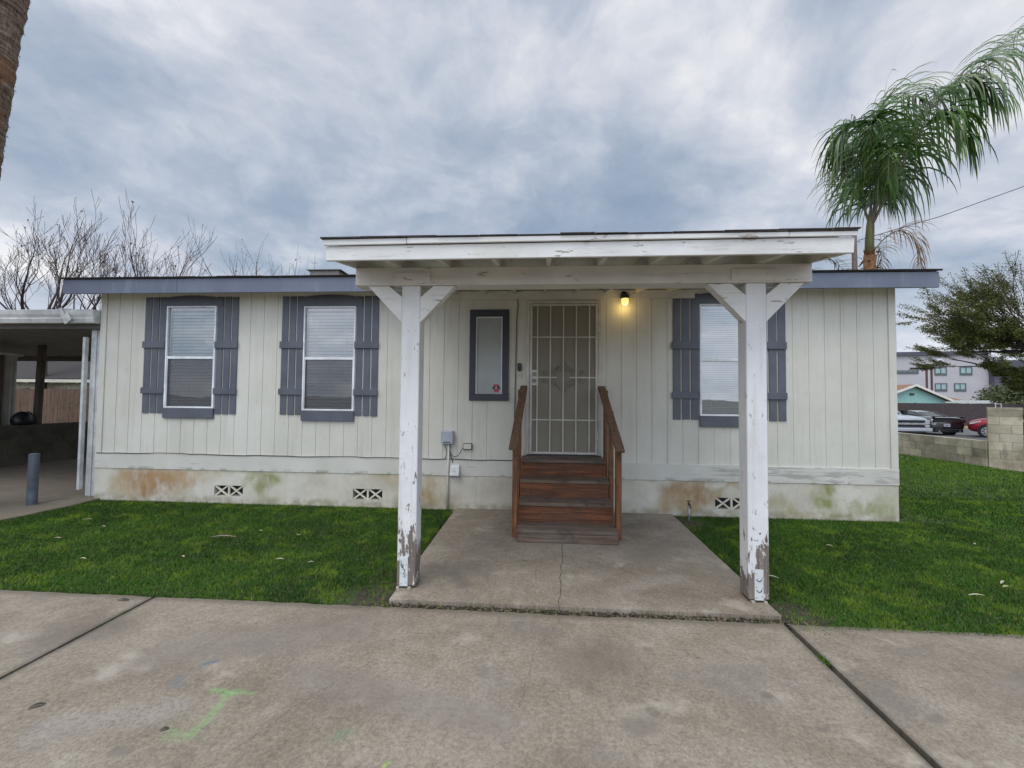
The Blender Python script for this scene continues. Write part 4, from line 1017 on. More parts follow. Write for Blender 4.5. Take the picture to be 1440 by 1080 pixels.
ribs(mb, -.0, -1.6, 1.35, 0, 2.3); mb.quad([(-2.5, -1.6, 0), (0, -1.6, 0), (0, -1.6, 2.3), (-2.5, -1.6, 2.3)]); mb.quad([(0, 1.35, 0), (-2.5, 1.35, 0), (-2.5, 1.35, 2.3), (0, 1.35, 2.3)])
o = mb.build('shed_wall', simple('shed_white', (.48, .47, .43), .6), shed); o.location = (.85, 0, 0)
mb = MB(); mb.box(-1.7, .93, -1.65, 1.4, 2.301, 2.35); mb.build('shed_roof', METALW, shed)
mb = MB(); mb.box(.865, .93, 1.0, 1.07, 0, 2.3); mb.build('corner_post', OLDW, shed)
# bag
mb = MB(); g2 = random.Random(2); n = 14; rings = []
for i, (zz, rx, ry) in enumerate(((0, .15, .12), (.05, .18, .14), (.13, .17, .13), (.21, .15, .11), (.26, .09, .07), (.275, .02, .02))):
    for k in range(n):
        q_ = 2*PI*k/n; j_ = 1+g2.uniform(-.10, .10); mb.v.append((rx*math.cos(q_)*j_, ry*math.sin(q_)*j_, zz+g2.uniform(-.01, .01)*(i > 0)))
for i in range(5):
    for k in range(n): mb.f.append((i*n+k, i*n+(k+1) % n, (i+1)*n+(k+1) % n, (i+1)*n+k))
mb.f.append(tuple(range(n))[::-1])
bag = thing('bag', 'crumpled black bag resting on top of the low carport wall', 'bag', (-10.9, 2.50, .85), PI/2)
mb.build('bag_body', BLACKM, bag, smooth=True); mb = MB(); mb.tube([(.05, 0, .2), (.1, .01, .28), (.16, 0, .24), (.17, 0, .17)], .012, 6); mb.build('bag_strap', BLACKM, bag)
# cedar fence
cf = thing('cedar_fence', 'weathered brown board fence behind the carport', 'fence', (-16, 8, 0))
mb = MB(); x = -9; g2 = random.Random(8)
while x < 9.2:
    w_ = .138; mb.box(x, x+w_, -.012+g2.uniform(-.003, .003), .008, .02, 1.705+g2.uniform(-.02, .015)); x += w_+.006
mb.build('boards', FENCEW, cf); mb = MB(); mb.box(-9, 9.2, .009, .05, .35, .44); mb.box(-9, 9.2, .009, .05, 1.35, 1.44)
for k in range(9): mb.box(-9+k*2.27, -8.9+k*2.27, .051, .15, 0, 1.72)
mb.build('rails', OLDW, cf)
bx = thing('blue_box', 'small blue plastic caddy hanging on the cedar fence', 'box', (-13.55, 7.96, 1.40))
mb = MB(); mb.prism([(-.22, -.1), (.2, -.13), (.24, .06), (-.16, .1)], 'y', -.18, 0); mb.build('tub', simple('blue_plastic', (.02, .10, .26), .4), bx, .02)
mb = MB(); mb.box(-.07, .17, -.192, -.181, -.06, .07); mb.build('label_patch', simple('pale_blue', (.35, .5, .65), .5), bx)
# neighbour's house behind the fence
nb = thing('neighbour_house', 'cream stucco house with dark shingle roof behind the cedar fence', 'house', (-18, 12, 0))
mb = MB(); mb.box(-9, 9, 0, 7, 0, 2.1); mb.build('wall', simple('cream_stucco', (.62, .58, .42), .9), nb)
mb = MB(); mb.prism([(-.55, 2.06), (3.5, 3.75), (7.55, 2.06), (7.55, 2.2), (3.5, 3.9), (-.55, 2.2)], 'x', -9.6, 9.6); r_ = mb.build('roof', SHINGLE, nb)
mb = MB(); mb.box(-9.6, 9.6, -.60, -.555, 2.02, 2.15)
mb.build('fascia', simple('cream_fascia', (.6, .56, .45), .6), nb)
mb = MB()
for k in range(32): mb.box(-9.4+k*.6, -9.33+k*.6, -.55, 0, 1.98, 2.07)
mb.build('rafter_tails', simple('cream_tails', (.62, .58, .46), .6), nb)

# ================================================================== RIGHT SIDE WALLS
block_wall('block_wall', 'low tan concrete-block wall bordering the right lawn behind the house corner', (10.695, 15.), (10.695, 5.16), .6, seed=5, bl_=.405)
pr_ = thing('block_pier', 'tall pale concrete-block pier where the low walls meet', 'pier', (10.62, 5.12, 0))
d45 = Matrix.Rotation(R(-38), 4, 'Z')
mb = MB(); T = []; g2 = random.Random(9)
MB().box(.006, .534, .006, .194, -.05, 1.39, d45).build('mortar', MORTAR, pr_)
for r in range(7):
    cut = .18 if r in (1, 3, 5) else .37
    if r == 6: segs = [(0, .54)]
    else: segs = [(0, cut-.003), (cut+.003, .54)]
    for a, b_ in segs:
        mb.box(a, b_, -g2.uniform(0, .003), .2, r*.2+(.003 if r else -.05), r*.2+.197 if r < 6 else 1.35, d45); T += [(.25 if r == 6 else .55+.45*g2.random())]*8
o = mb.build('blocks', BLOCK, pr_); a = o.data.attributes.new('tint', 'FLOAT', 'POINT'); a.data.foreach_set('value', T)
mb = MB(); mb.box(-.005, .545, -.006, .206, 1.351, 1.41, d45); o = mb.build('cap', BLOCK, pr_); a = o.data.attributes.new('tint', 'FLOAT', 'POINT'); a.data.foreach_set('value', [.45]*8)
block_wall('block_wall', 'low tan concrete-block wall running right from the pier out of view', (11.06, 4.66), (15.5, 1.2), .6, seed=6, start=1)

# ================================================================== VEGETATION
def vnoise(seed): return random.Random(seed)
def branch(mb, p, d, L, r, depth, g_, leaves=None, sp=.5, up=.15, nseg=4, ratio=.68, twig=None, minr=.004, kids=(2, 4), bias=None):
    pts = [Vector(p)]; rr = [r]; d = Vector(d).normalized()
    for i in range(nseg):
        d = (d + Vector((g_.uniform(-1, 1), g_.uniform(-1, 1), g_.uniform(-1, 1)))*.16 + Vector((0, 0, up*.25)) + (bias*.12 if bias else Vector((0, 0, 0)))).normalized()
        pts.append(pts[-1]+d*L/nseg); rr.append(max(minr, r*(1-.42*(i+1)/nseg)))
    mb.tube(pts, rr, 7 if r > .08 else (5 if r > .02 else 3), cap=False)
    if leaves is not None and depth <= 1: leaves(pts, d, g_)
    if depth == 0: return
    k = g_.randint(*kids)
    for j in range(k):
        tt = 1.0 if j == 0 else g_.uniform(.35, .95)
        q = tt*nseg; i = min(int(q), nseg-1); pos = pts[i].lerp(pts[i+1], q-i)
        ax = Vector((g_.uniform(-1, 1), g_.uniform(-1, 1), g_.uniform(-.6, 1))).normalized()
        nd = (d + ax*sp*(.5 if j == 0 else 1.2)).normalized()
        branch(mb, pos, nd, L*ratio*g_.uniform(.8, 1.15), rr[min(i+1, nseg)]*(.85 if j == 0 else .65), depth-1, g_, leaves, sp, up, nseg, ratio, twig, minr, kids, bias)
BARK = material('grey_bark', lambda t, b: {'Base Color': t.ramp(t.noise(t.scl(t.pos(), (3, 3, .6)), 6, 5), [(.3, (.028, .020, .017)), (.7, (.09, .065, .052))]), 'Normal': t.bump(t.noise(t.pos(), 20, 4), .5, .02)}, (.1, .08, .06), .9)
DRYL = simple('dry_leaf', (.20, .085, .03), .8)
def bare_tree(x, y, h, r, seed, label, lean=(0, 0), depth=5, sp=.55, up=.3):
    g_ = random.Random(seed); root = thing('bare_tree', label, 'tree', (x, y, 0), 0, 'leafless trees behind the carport')
    mb = MB(); lv = []
    def leaf(pts, d, g_):
        if g_.random() < .07:
            p = pts[-1]; s = g_.uniform(.04, .08); lv.append((p, s))
    mt = MB(); tr = [Vector((0, 0, -.1)), Vector((lean[0]*.3, lean[1]*.3, h*.16)), Vector((lean[0], lean[1], h*.32))]
    mt.tube(tr, [r*1.25, r, r*.8], 10); mt.build('trunk', BARK, root, smooth=True)
    for j in range(4):
        a = 2*PI*j/4+g_.uniform(-.4, .4); branch(mb, tr[-1]-Vector((0, 0, .05*j)), (math.cos(a)*.45+lean[0]*.2, math.sin(a)*.45, 1), h*.235, r*.62, depth, g_, leaf, sp, up, minr=.0065, kids=(2, 3), ratio=.72)
    mb.build('branches', BARK, root)
    ml = MB()
    for p, s in lv:
        a = Vector((g_.uniform(-1, 1), g_.uniform(-1, 1), g_.uniform(-1, 1))).normalized()*s; c = a.orthogonal().normalized()*s*.6
        ml.quad([p-a, p+c, p+a, p-c])
    if lv: ml.build('dry_leaves', DRYL, root)
    return root
bare_tree(-22.0, 11.6, 10.0, .17, 21, 'largest bare tree, thick trunk at the left edge behind the carport', (0, 0))
bare_tree(-20.0, 12.6, 9.2, .11, 22, 'bare tree with slender paired stems right of the thickest trunk', (.2, 0))
bare_tree(-24.5, 14.0, 10.2, .15, 23, 'bare tree at the far left behind the others')
bare_tree(-18.4, 13.2, 10.6, .10, 24, 'bare tree with upright twigs just left of the house roof end', (0, 0), 4, .42, .35)
bare_tree(-15.9, 13.9, 7.6, .08, 25, 'bare tree spreading over the left end of the house roof', (.3, 0), 4, .6, .2)
bare_tree(-17.6, 17.6, 12.2, .10, 26, 'small bare tree whose twig tips poke above the roof left of the porch', (.2, 0), 3, .55, .25)
bare_tree(-15.0, 17.2, 11.4, .10, 27, 'bare tree nearest the porch, only its highest twigs above the roof', (.2, 0), 3, .55, .25)

# right tree: dark layered foliage with bare upper limbs
LEAFM = material('dark_green_foliage', lambda t, b: (lambda a, n: {'Base Color': t.mix(a, t.ramp(n, [(.3, (.055, .072, .018)), (.7, (.11, .135, .032))]), (.17, .18, .045)), 'Roughness': .6})(t.add('ShaderNodeAttribute', attribute_name='tint').outputs['Fac'], t.noise(t.pos(), .9, 3)), (.05, .08, .03))
LEAFM.node_tree.nodes['Principled BSDF'].inputs['Specular IOR Level'].default_value = .2
def leaf_cloud(pts, g_, per, spread, size, out):
    for i in range(per):
        k = g_.random()*(len(pts)-1); i0 = int(k); p = pts[i0].lerp(pts[i0+1], k-i0)
        p = p+Vector((g_.gauss(0, spread), g_.gauss(0, spread), g_.gauss(0, spread*.5)-.02))
        out.append((p, g_.uniform(.6, 1.25)*size))
def leaf_mesh(name, lst, parent, m, seed=1, flat=.5, asp=.45):
    g_ = np.random.default_rng(seed); n = len(lst); P = np.array([tuple(p) for p, s in lst]); S = np.array([s for p, s in lst])[:, None]
    a = g_.normal(size=(n, 3)); a[:, 2] *= flat; a /= np.linalg.norm(a, axis=1)[:, None]
    c = np.cross(a, g_.normal(size=(n, 3))); c /= np.linalg.norm(c, axis=1)[:, None]; c *= asp
    V = np.stack([P-a*S, P+c*S, P+a*S, P-c*S], 1).reshape(-1, 3)
    F = np.arange(n)[:, None]*4+np.arange(4)[None]
    return npmesh(name, V, F, m, parent, np.repeat(g_.random(n)**2, 4))
g_ = random.Random(31)
rt = thing('evergreen_tree', 'big dark evergreen with drooping layered boughs and bare upper twigs at right', 'tree', (21.0, 13.2, -.35))
mt = MB(); mt.tube([(0, 0, -.1), (.1, 0, 1.4), (-.1, .1, 3.0), (.0, 0, 4.6)], [.34, .27, .22, .15], 12); mt.build('trunk', BARK, rt, smooth=True)
mb = MB(); lv = []
specs = []
# long boughs: (start z, azimuth, elevation, length, leafiness)
for (z, azd, el, L, lf) in ((3.9, 184, .16, 5.4, 1.0), (4.0, 192, .17, 6.2, .9), (3.8, 178, .15, 4.6, 1.0), (4.0, 202, .16, 5.0, 1.0), (3.2, 172, .06, 2.4, 1.1), (4.0, 170, .18, 4.8, .7), (2.6, 190, .0, 1.7, 1.3), (3.1, 215, .05, 2.6, 1.2), (3.2, 230, .05, 2.8, 1.0), (2.3, 165, .0, 1.5, 1.2), (3.5, 196, .10, 3.4, 1.1),
                             (4.2, 186, .22, 5.8, .35), (4.2, 200, .24, 5.2, .3), (4.2, 170, .26, 5.0, .3), (4.3, 188, .32, 4.8, .2), (4.3, 215, .36, 4.4, .25), (4.4, 150, .45, 4.2, .15), (4.4, 195, .46, 4.2, .12), (4.4, 90, .6, 4.0, .1), (4.4, 178, .42, 4.2, .12),
                             (2.6, 255, .05, 3.6, 1.1), (3.4, 280, .1, 4.4, 1), (2.9, 320, .1, 4.4, 1), (3.2, 10, .1, 4.4, 1), (2.8, 60, .1, 4.4, 1), (3.2, 110, .1, 4.4, 1), (3.9, 250, .3, 4.4, .3), (4.0, 140, .3, 4.6, .3)):
    a = R(azd); d = Vector((math.cos(a)*math.cos(el), math.sin(a)*math.cos(el), math.sin(el)))
    def lf_fn(pts, dd, g__, lf=lf): leaf_cloud(pts, g__, int(64*lf+g__.random()), .075, .034, lv)
    branch(mb, (0, 0, z+.0), d, L*.42, .075 if lf > .5 else .05, 4, g_, lf_fn, .40, .10 if lf > .55 else .2, 4, .66, minr=.006, kids=(3, 3), bias=d*.8)
mb.build('branches', BARK, rt); leaf_mesh('foliage', lv, rt, LEAFM, 4, .35, .5)
# far hedges and shrubs beyond the parking lot
def shrub(x, y, z, sx, sy, sz, n, size, seed, name, label, cat, m=LEAFM, group=None):
    g_ = random.Random(seed); root = thing(name, label, cat, (x, y, z), 0, group); lst = []
    for i in range(n):
        u = g_.gauss(0, 1); v = g_.gauss(0, 1); w_ = g_.gauss(0, 1); L = math.sqrt(u*u+v*v+w_*w_); rr = (g_.random()**.4)*(1+.25*math.sin(u*5+v*3+seed))
        lst.append((Vector((u/L*sx*rr, v/L*sy*rr, sz+w_/L*sz*rr)), size*g_.uniform(.6, 1.3)))
    leaf_mesh('foliage', lst, root, m, seed)
    mb = MB(); mb.tube([(0, 0, 0), (.05, 0, sz*.8), (0, .05, sz*1.3)], [.12*sx, .09*sx, .04*sx], 7); mb.build('trunk', BARK, root, smooth=True)
    return root
OLIVE = material('olive_foliage', lambda t, b: {'Base Color': t.ramp(t.noise(t.pos(), 1.2, 3), [(.3, (.05, .065, .02)), (.7, (.12, .14, .05))])}, (.08, .1, .03), .7)
shrub(47.5, 38, -.4, 3.2, 1.5, 1.3, 5200, .16, 51, 'shrub', 'sprawling bush growing over the fence right of the teal house', 'shrub')
shrub(40.5, 32, -.4, 2.6, 2, 2.2, 5200, .16, 52, 'small_tree', 'olive-green round tree behind the block pier at the right edge', 'tree', OLIVE)
shrub(66.0, 60, -.4, 2.6, 2.5, 2.2, 4200, .2, 53, 'small_tree', 'far round tree in front of the dark building wing', 'tree', OLIVE)

# ------------------------------------------------------------------ palms
PALMG = material('palm_leaflets', lambda t, b: (lambda a, n: {'Base Color': t.mix(a, t.ramp(n, [(.3, (.016, .050, .006)), (.55, (.040, .105, .012)), (.72, (.10, .20, .025))]), (.20, .26, .06)), 'Roughness': .38, 'Specular IOR Level': .5})(t.math('MULTIPLY', t.add('ShaderNodeAttribute', attribute_name='tint').outputs['Fac'], .55), t.noise(t.pos(), 1.7, 4)), (.04, .1, .02))
RACH = simple('palm_rachis', (.20, .17, .13), .6)
DEADF = simple('dead_frond', (.28, .17, .085), .8)
def smooth_curve(pts, n):
    pts = [Vector(p) for p in pts]; P = [pts[0]*2-pts[1]]+pts+[pts[-1]*2-pts[-2]]; out = []
    m_ = len(pts)-1
    for i in range(n+1):
        u = i/n*m_; k = min(int(u), m_-1); t_ = u-k; a, b_, c, d = P[k], P[k+1], P[k+2], P[k+3]
        out.append(.5*((2*b_)+(c-a)*t_+(2*a-5*b_+4*c-d)*t_*t_+(3*b_-a-3*c+d)*t_**3))
    return out
def frond(root, pts, nl, Ll, seed, m=PALMG, wind=(.35, .1, 0), start=.14, droop=1.0, wd=.017, name='frond', rm=None, rr=.022, uplift=.0):
    g_ = random.Random(seed); n = 46; C = smooth_curve(pts, n)
    mr = MB(); mr.tube(C, [rr*(1-.85*i/n) for i in range(n+1)], 6, cap=False)
    fr = mr.build('frond' if name == 'frond' else name, rm or RACH, root, smooth=True)
    V = []; F = []; T = []; Wd = Vector(wind)
    cl_ = [(g_.uniform(-.35, .35), g_.uniform(-.35, .35), g_.uniform(.6, 1.5)) for _ in range(nl)]
    for i in range(nl):
        for s in (-1, 1):
            cj = cl_[i//3*2+(s > 0)] if i//3*2+1 < nl else (0, 0, 1)
            u = start+(1-start)*(i+g_.random()*.7)/nl; u = min(u, .999); q = u*n; k = int(q); p = C[k].lerp(C[min(k+1, n)], q-k)
            tg = (C[min(k+1, n)]-C[max(k-1, 0)]).normalized(); side = tg.cross(Vector((0, 0, 1)))
            if side.length < .2: side = tg.cross(Vector((0, 1, 0)))
            side.normalize(); upv = side.cross(tg).normalized()
            L = Ll*1.12*(.35+.65*math.sin(PI*min(1, .12+.83*u))**.6)*g_.uniform(.75, 1.15)
            d = (side*s*(.52)+tg*g_.uniform(.35, .75)+upv*g_.uniform(-.1, .75)+Vector((cj[0]*.6, cj[1]*.6, uplift))).normalized()
            ns = 7; pos = p; wv_ = (tg*.8+upv*.3).normalized(); tint = g_.random()**3 ; kink = g_.uniform(.8, 1.2)*cj[2]
            b0 = len(V)
            for j in range(ns+1):
                f_ = j/ns; ww = wd*(1-f_**2.2)*(.55+.9*min(f_*3, 1)*.5)
                cr = d.cross(wv_); wdir = cr.cross(d) if cr.length > .1 else tg; wdir.normalize()
                V.append(tuple(pos+wdir*ww)); V.append(tuple(pos-wdir*ww)); T += [tint, tint]
                if j < ns: F.append((b0+2*j, b0+2*j+1, b0+2*j+3, b0+2*j+2))
                d = (d+Vector((0, 0, -1))*(.50*droop*kink*(.45+f_*1.1))+Wd*(.30*(1-.3*f_))).normalized(); pos = pos+d*L/ns
    npmesh('leaflets', np.array(V), np.array(F), m, fr, np.array(T))
    return fr
pm = thing('queen_palm', 'windblown green feather palm rising behind the right end of the house roof', 'palm tree', (6.46, 3.0, 0))
inv = lambda pts: [((a-6.46)*(.55 if a < 6.46 else 1.), b_-3.0, c) for a, b_, c in pts]
def f_ptr(t, b):
    p = t.pos(); x, y, z = t.xyz(p); n = t.noise(t.scl(p, (4, 4, 14)), 3, 5, .7)
    c = t.ramp(n, [(.3, (.10, .045, .018)), (.55, (.30, .15, .065)), (.75, (.45, .28, .14))])
    g2_ = t.ramp(t.noise(t.scl(p, (16, 16, 1.5)), 1, 4), [(.3, (.07, .095, .03)), (.7, (.26, .22, .09))])
    return {'Base Color': t.mix(t.step(z, 4.42, 4.55), c, g2_), 'Normal': t.bump(n, .8, .02)}
PTR = material('palm_trunk_fibre', f_ptr, (.3, .15, .07), .85)
mb = MB(); mb.tube([(0, 0, -.1), (0, 0, 2.), (0, 0, 3.9), (0, 0, 4.3), (0, 0, 4.42)], [.15, .11, .085, .10, .09], 14, cap=False); mb.build('trunk', PTR, pm, smooth=True)
mb = MB(); mb.tube([(0, 0, 4.40), (.01, 0, 4.7), (.03, 0, 5.0), (.05, 0, 5.3)], [.075, .075, .065, .035], 12); mb.build('crownshaft', PTR, pm, smooth=True)
mb = MB(); g_ = random.Random(3)
for k in range(26):      # shredded fibre skirts
    a = g_.uniform(0, 2*PI); z = g_.uniform(3.95, 4.45); r0 = .105; L = g_.uniform(.08, .2)
    p = Vector((r0*math.cos(a), r0*math.sin(a), z)); q = p+Vector((math.cos(a)*L*.6, math.sin(a)*L*.6, g_.uniform(-.6, .5)*L)); s_ = Vector((-math.sin(a), math.cos(a), 0))*.035
    mb.quad([p-s_, p+s_, q+s_*.4, q-s_*.4])
mb.build('trunk_fibre', PTR, pm)
F = lambda pts, *a, **k: frond(pm, inv(pts), *a, **k)
B0 = (6.50, 3.0, 4.95)
F([B0, (6.62, 2.98, 5.45), (7.15, 2.95, 6.65), (7.75, 2.95, 7.45), (8.4, 3.0, 8.08), (8.95, 3.05, 8.52), (9.6, 3.1, 8.9), (10.2, 3.15, 9.05)], 92, 1.25, 1, wind=(.22, .1, 0), droop=1.4)
F([B0, (6.50, 3.2, 5.6), (6.55, 3.3, 6.4), (6.72, 3.35, 7.05), (7.05, 3.4, 7.6), (7.5, 3.45, 7.9), (7.95, 3.5, 7.9)], 70, 1.05, 2, wind=(.10, .05, .05), droop=.8)
F([B0, (6.47, 2.8, 5.7), (6.35, 2.7, 6.4), (6.12, 2.6, 6.78), (6.0, 2.55, 6.75), (5.9, 2.5, 6.3)], 70, 1.1, 3, wind=(.05, 0, 0), droop=1.5)
F([B0, (6.6, 3.3, 5.6), (6.95, 3.5, 6.4), (7.2, 3.7, 6.75), (7.4, 3.8, 6.5), (7.5, 3.85, 6.0)], 60, 1.05, 4, wind=(.06, 0, 0), droop=1.5)
F([B0, (6.6, 2.6, 5.7), (6.8, 2.3, 6.5), (7.05, 2.1, 7.0), (7.45, 1.95, 7.15), (7.8, 1.9, 6.8)], 74, 1.15, 5, wind=(.10, 0, 0), droop=1.5)
F([B0, (6.4, 2.9, 5.8), (6.25, 2.9, 6.6), (6.0, 2.95, 7.0), (5.75, 3.0, 6.95), (5.6, 3.0, 6.5)], 66, 1.1, 6, wind=(.06, 0, 0), droop=1.6)
F([B0, (6.55, 2.6, 5.5), (6.62, 2.2, 6.1), (6.7, 1.9, 6.4), (6.75, 1.6, 6.3), (6.8, 1.45, 5.8)], 64, 1.1, 7, wind=(.04, 0, 0), droop=1.5)
F([B0, (6.6, 3.4, 5.9), (7.0, 3.8, 6.9), (7.4, 4.1, 7.5), (7.8, 4.3, 7.7), (8.2, 4.5, 7.6)], 62, 1.15, 9, wind=(.25, 0, 0), droop=1.05)
F([B0, (6.46, 2.7, 5.5), (6.42, 2.5, 6.0), (6.32, 2.35, 6.2), (6.2, 2.3, 5.9), (6.15, 2.3, 5.5)], 50, .85, 10, wind=(.03, 0, 0), droop=1.7)
F([(6.55, 3.0, 4.5), (6.75, 2.95, 4.75), (6.98, 2.9, 4.85), (7.2, 2.85, 4.6), (7.3, 2.85, 4.1)], 34, .62, 12, m=DEADF, wind=(.05, 0, 0), wd=.008, rr=.012, name='dead_frond')
F([(6.5, 3.0, 4.5), (6.7, 3.1, 4.6), (6.8, 3.15, 4.4), (6.85, 3.2, 4.0)], 24, .5, 13, m=DEADF, wind=(0, 0, 0), wd=.007, rr=.010, name='dead_frond')
# second, lower palm whose frond tip shows over the eave left of the trunk
p2 = thing('young_palm', 'low feather palm whose frond tip barely shows above the roof right of the porch', 'palm tree', (6.9, 5.6, 0))
mb = MB(); mb.tube([(0, 0, -.1), (0, 0, 1.6), (0, 0, 3.2)], [.16, .13, .10], 12); mb.build('trunk', PTR, p2, smooth=True)
for k, pts in enumerate((([0, 0, 3.2], [-.15, 0, 4.4], [.0, 0, 5.15], [.45, 0, 5.2], [1.0, .1, 4.85]), ([0, 0, 3.2], [.3, .2, 4.2], [.9, .3, 4.5], [1.5, .4, 4.2]), ([0, 0, 3.2], [-.3, .4, 4.1], [-.9, .8, 4.3], [-1.4, 1., 3.8]), ([0, 0, 3.2], [.1, 1, 4.3], [.2, 1.8, 4.2], [.3, 2.3, 3.7]))):
    frond(p2, pts, 34, .55, 40+k, wind=(.05, 0, .02), droop=.35, wd=.010)
# tall palm at the left edge, trunk only in the picture
fp = thing('fan_palm', 'tall shaggy palm trunk leaning in at the top left corner', 'palm tree', (-7.45, -1.0, -.015))
def f_fpt(t, b):
    p = t.pos(); x, y, z = t.xyz(p)
    rings = t.noise(t.scl(p, (2.5, 2.5, 22)), 1, 6, .7, .5); fib = t.noise(t.scl(p, (40, 40, 7)), 1, 5, .7)
    c = t.ramp(t.math('ADD', t.math('MULTIPLY', rings, .6), t.math('MULTIPLY', fib, .4)), [(.36, (.05, .03, .02)), (.5, (.22, .15, .10)), (.64, (.46, .36, .27))])
    c = t.mix(t.step(t.noise(p, 2.2, 4), .5, .65, 0, .6), c, (.30, .12, .045))
    return {'Base Color': c, 'Normal': t.bump(t.math('ADD', rings, fib), 1., .03)}
FPT = material('shaggy_palm_trunk', f_fpt, (.15, .1, .06), .95)
mb = MB(); n = 30; pts = []; rad = []; g_ = random.Random(6)
prof = [(0, -.10, .30), (2., .0, .24), (4.0, .265, .225), (4.8, .325, .235), (5.6, .395, .25), (6.2, .42, .27), (6.6, .435, .31), (7.2, .45, .33), (8.5, .46, .30)]
for z, cx, r in prof: pass
zz = 0
while zz < 8.5:
    for (a, b_) in zip(prof, prof[1:]):
        if a[0] <= zz <= b_[0]:
            k = (zz-a[0])/(b_[0]-a[0]); pts.append((a[1]+(b_[1]-a[1])*k, 0, zz)); rad.append((a[2]+(b_[2]-a[2])*k)*(1+.025*math.sin(zz*60)+g_.uniform(-.015, .015))); break
    zz += .07
mb.tube(pts, rad, 22); mb.build('trunk', FPT, fp, smooth=True)
mb = MB()
for k in range(900):      # frayed fibres standing off the bark
    z = g_.uniform(3.4, 7.6); a = g_.uniform(0, 2*PI)
    for (p0_, p1_) in zip(prof, prof[1:]):
        if p0_[0] <= z <= p1_[0]:
            kk = (z-p0_[0])/(p1_[0]-p0_[0]); cx = p0_[1]+(p1_[1]-p0_[1])*kk; r = (p0_[2]+(p1_[2]-p0_[2])*kk)*.98
    p = Vector((cx+r*math.cos(a), r*math.sin(a), z)); o_ = Vector((math.cos(a), math.sin(a), 0)); tn = Vector((-math.sin(a), math.cos(a), 0))
    L = g_.uniform(.03, .09); q = p+o_*g_.uniform(.005, .03)+Vector((0, 0, g_.uniform(-1, .2)*L))+tn*g_.uniform(-.06, .06)
    mb.quad([p-tn*.012, p+tn*.012, q+tn*.004, q-tn*.004])
mb.build('bark_fibres', FPT, fp)
mb = MB(); BOOT = simple('old_frond_boot', (.22, .17, .12), .85, 0, .4, 9)
for k in range(30):
    z = 6.55+k*.085; a = k*2.4; r = .30; o_ = Vector((math.cos(a), math.sin(a), 0)); tn = Vector((-math.sin(a), math.cos(a), 0)); p = Vector((.45+r*.85*math.cos(a), r*.85*math.sin(a), z)); q = p+o_*.10+Vector((0, 0, .30))
    mb.prism([(-.09, 0), (.09, 0), (.05, .34), (-.05, .34)], 'y', -.02, .03, Matrix(((tn.x, o_.x, o_.x*.22, p.x), (tn.y, o_.y, o_.y*.22, p.y), (0, 0, .97, p.z), (0, 0, 0, 1))))
mb.build('frond_boots', BOOT, fp, .01)
for k in range(14):
    a = 2*PI*k/14; e = .3+.7*((k*7) % 5)/5; ca, sa = math.cos(a), math.sin(a)
    frond(fp, [(.46, 0, 8.6), (.46+ca*.7, sa*.7, 8.8+e*.8), (.46+ca*1.5, sa*1.5, 9.0+e*.9), (.46+ca*2.1, sa*2.1, 8.8+e*.6)], 26, .75, 60+k, wind=(.05, 0, 0), droop=.6, wd=.02, start=.6)

# ================================================================== BACKGROUND ON THE RIGHT
pole = thing('utility_pole', 'brown wooden utility pole behind the roof, right of the porch', 'utility pole', (10.40, 9.0, 0))
MB().tube([(0, 0, -.1), (0, 0, 4), (-.005, 0, 7.03)], [.11, .09, .072], 12).build('pole', OLDW, pole, smooth=True)
mb = MB(); mb.tube([(.07, 0, 6.87), (.16, 0, 6.87)], .015, 6); mb.tube([(.16, 0, 6.84), (.16, 0, 6.92)], .03, 8); mb.build('insulator', GREYP, pole)
mb = MB(); mb.tube([(10.56, 9, 6.90), (13.1, 9, 7.65), (15.7, 9, 8.60), (24, 9, 11.9)], .012, 5)
o = mb.build('overhead_wire', CABLE, None, smooth=True); tag(o, 'thin overhead wire running up right from the brown utility pole', 'wire')
# dark fence
df = thing('slatted_fence', 'long dark brown slatted screen fence behind the parked cars', 'fence', (32, 31.2, -.35))
mb = MB(); x = -9
while x < 16: mb.box(x, x+.145, -.02, .02, .03, 1.82); x += .15
DFM = simple('dark_fence', (.055, .042, .045), .8, 0, .25, 6); mb.build('slats', DFM, df); mb = MB()
for k in range(11): mb.box(-9+k*2.5, -8.9+k*2.5, .021, .1, 0, 1.85)
mb.each('post', DFM, df)
wg = thing('white_gate_post', 'narrow white metal gate panel standing in front of the dark fence', 'gate', (36.2, 30.8, -.35))
mb = MB(); mb.tube([(0, 0, 0), (0, 0, 1.85)], .03, 6); mb.tube([(.42, 0, 0), (.42, 0, 1.85)], .03, 6); mb.each('post', METALW, wg)
mb = MB()
for z in (1.83, 1.2, .6): mb.tube([(0, 0, z), (.42, 0, z)], .022, 6)
mb.each('rail', METALW, wg)
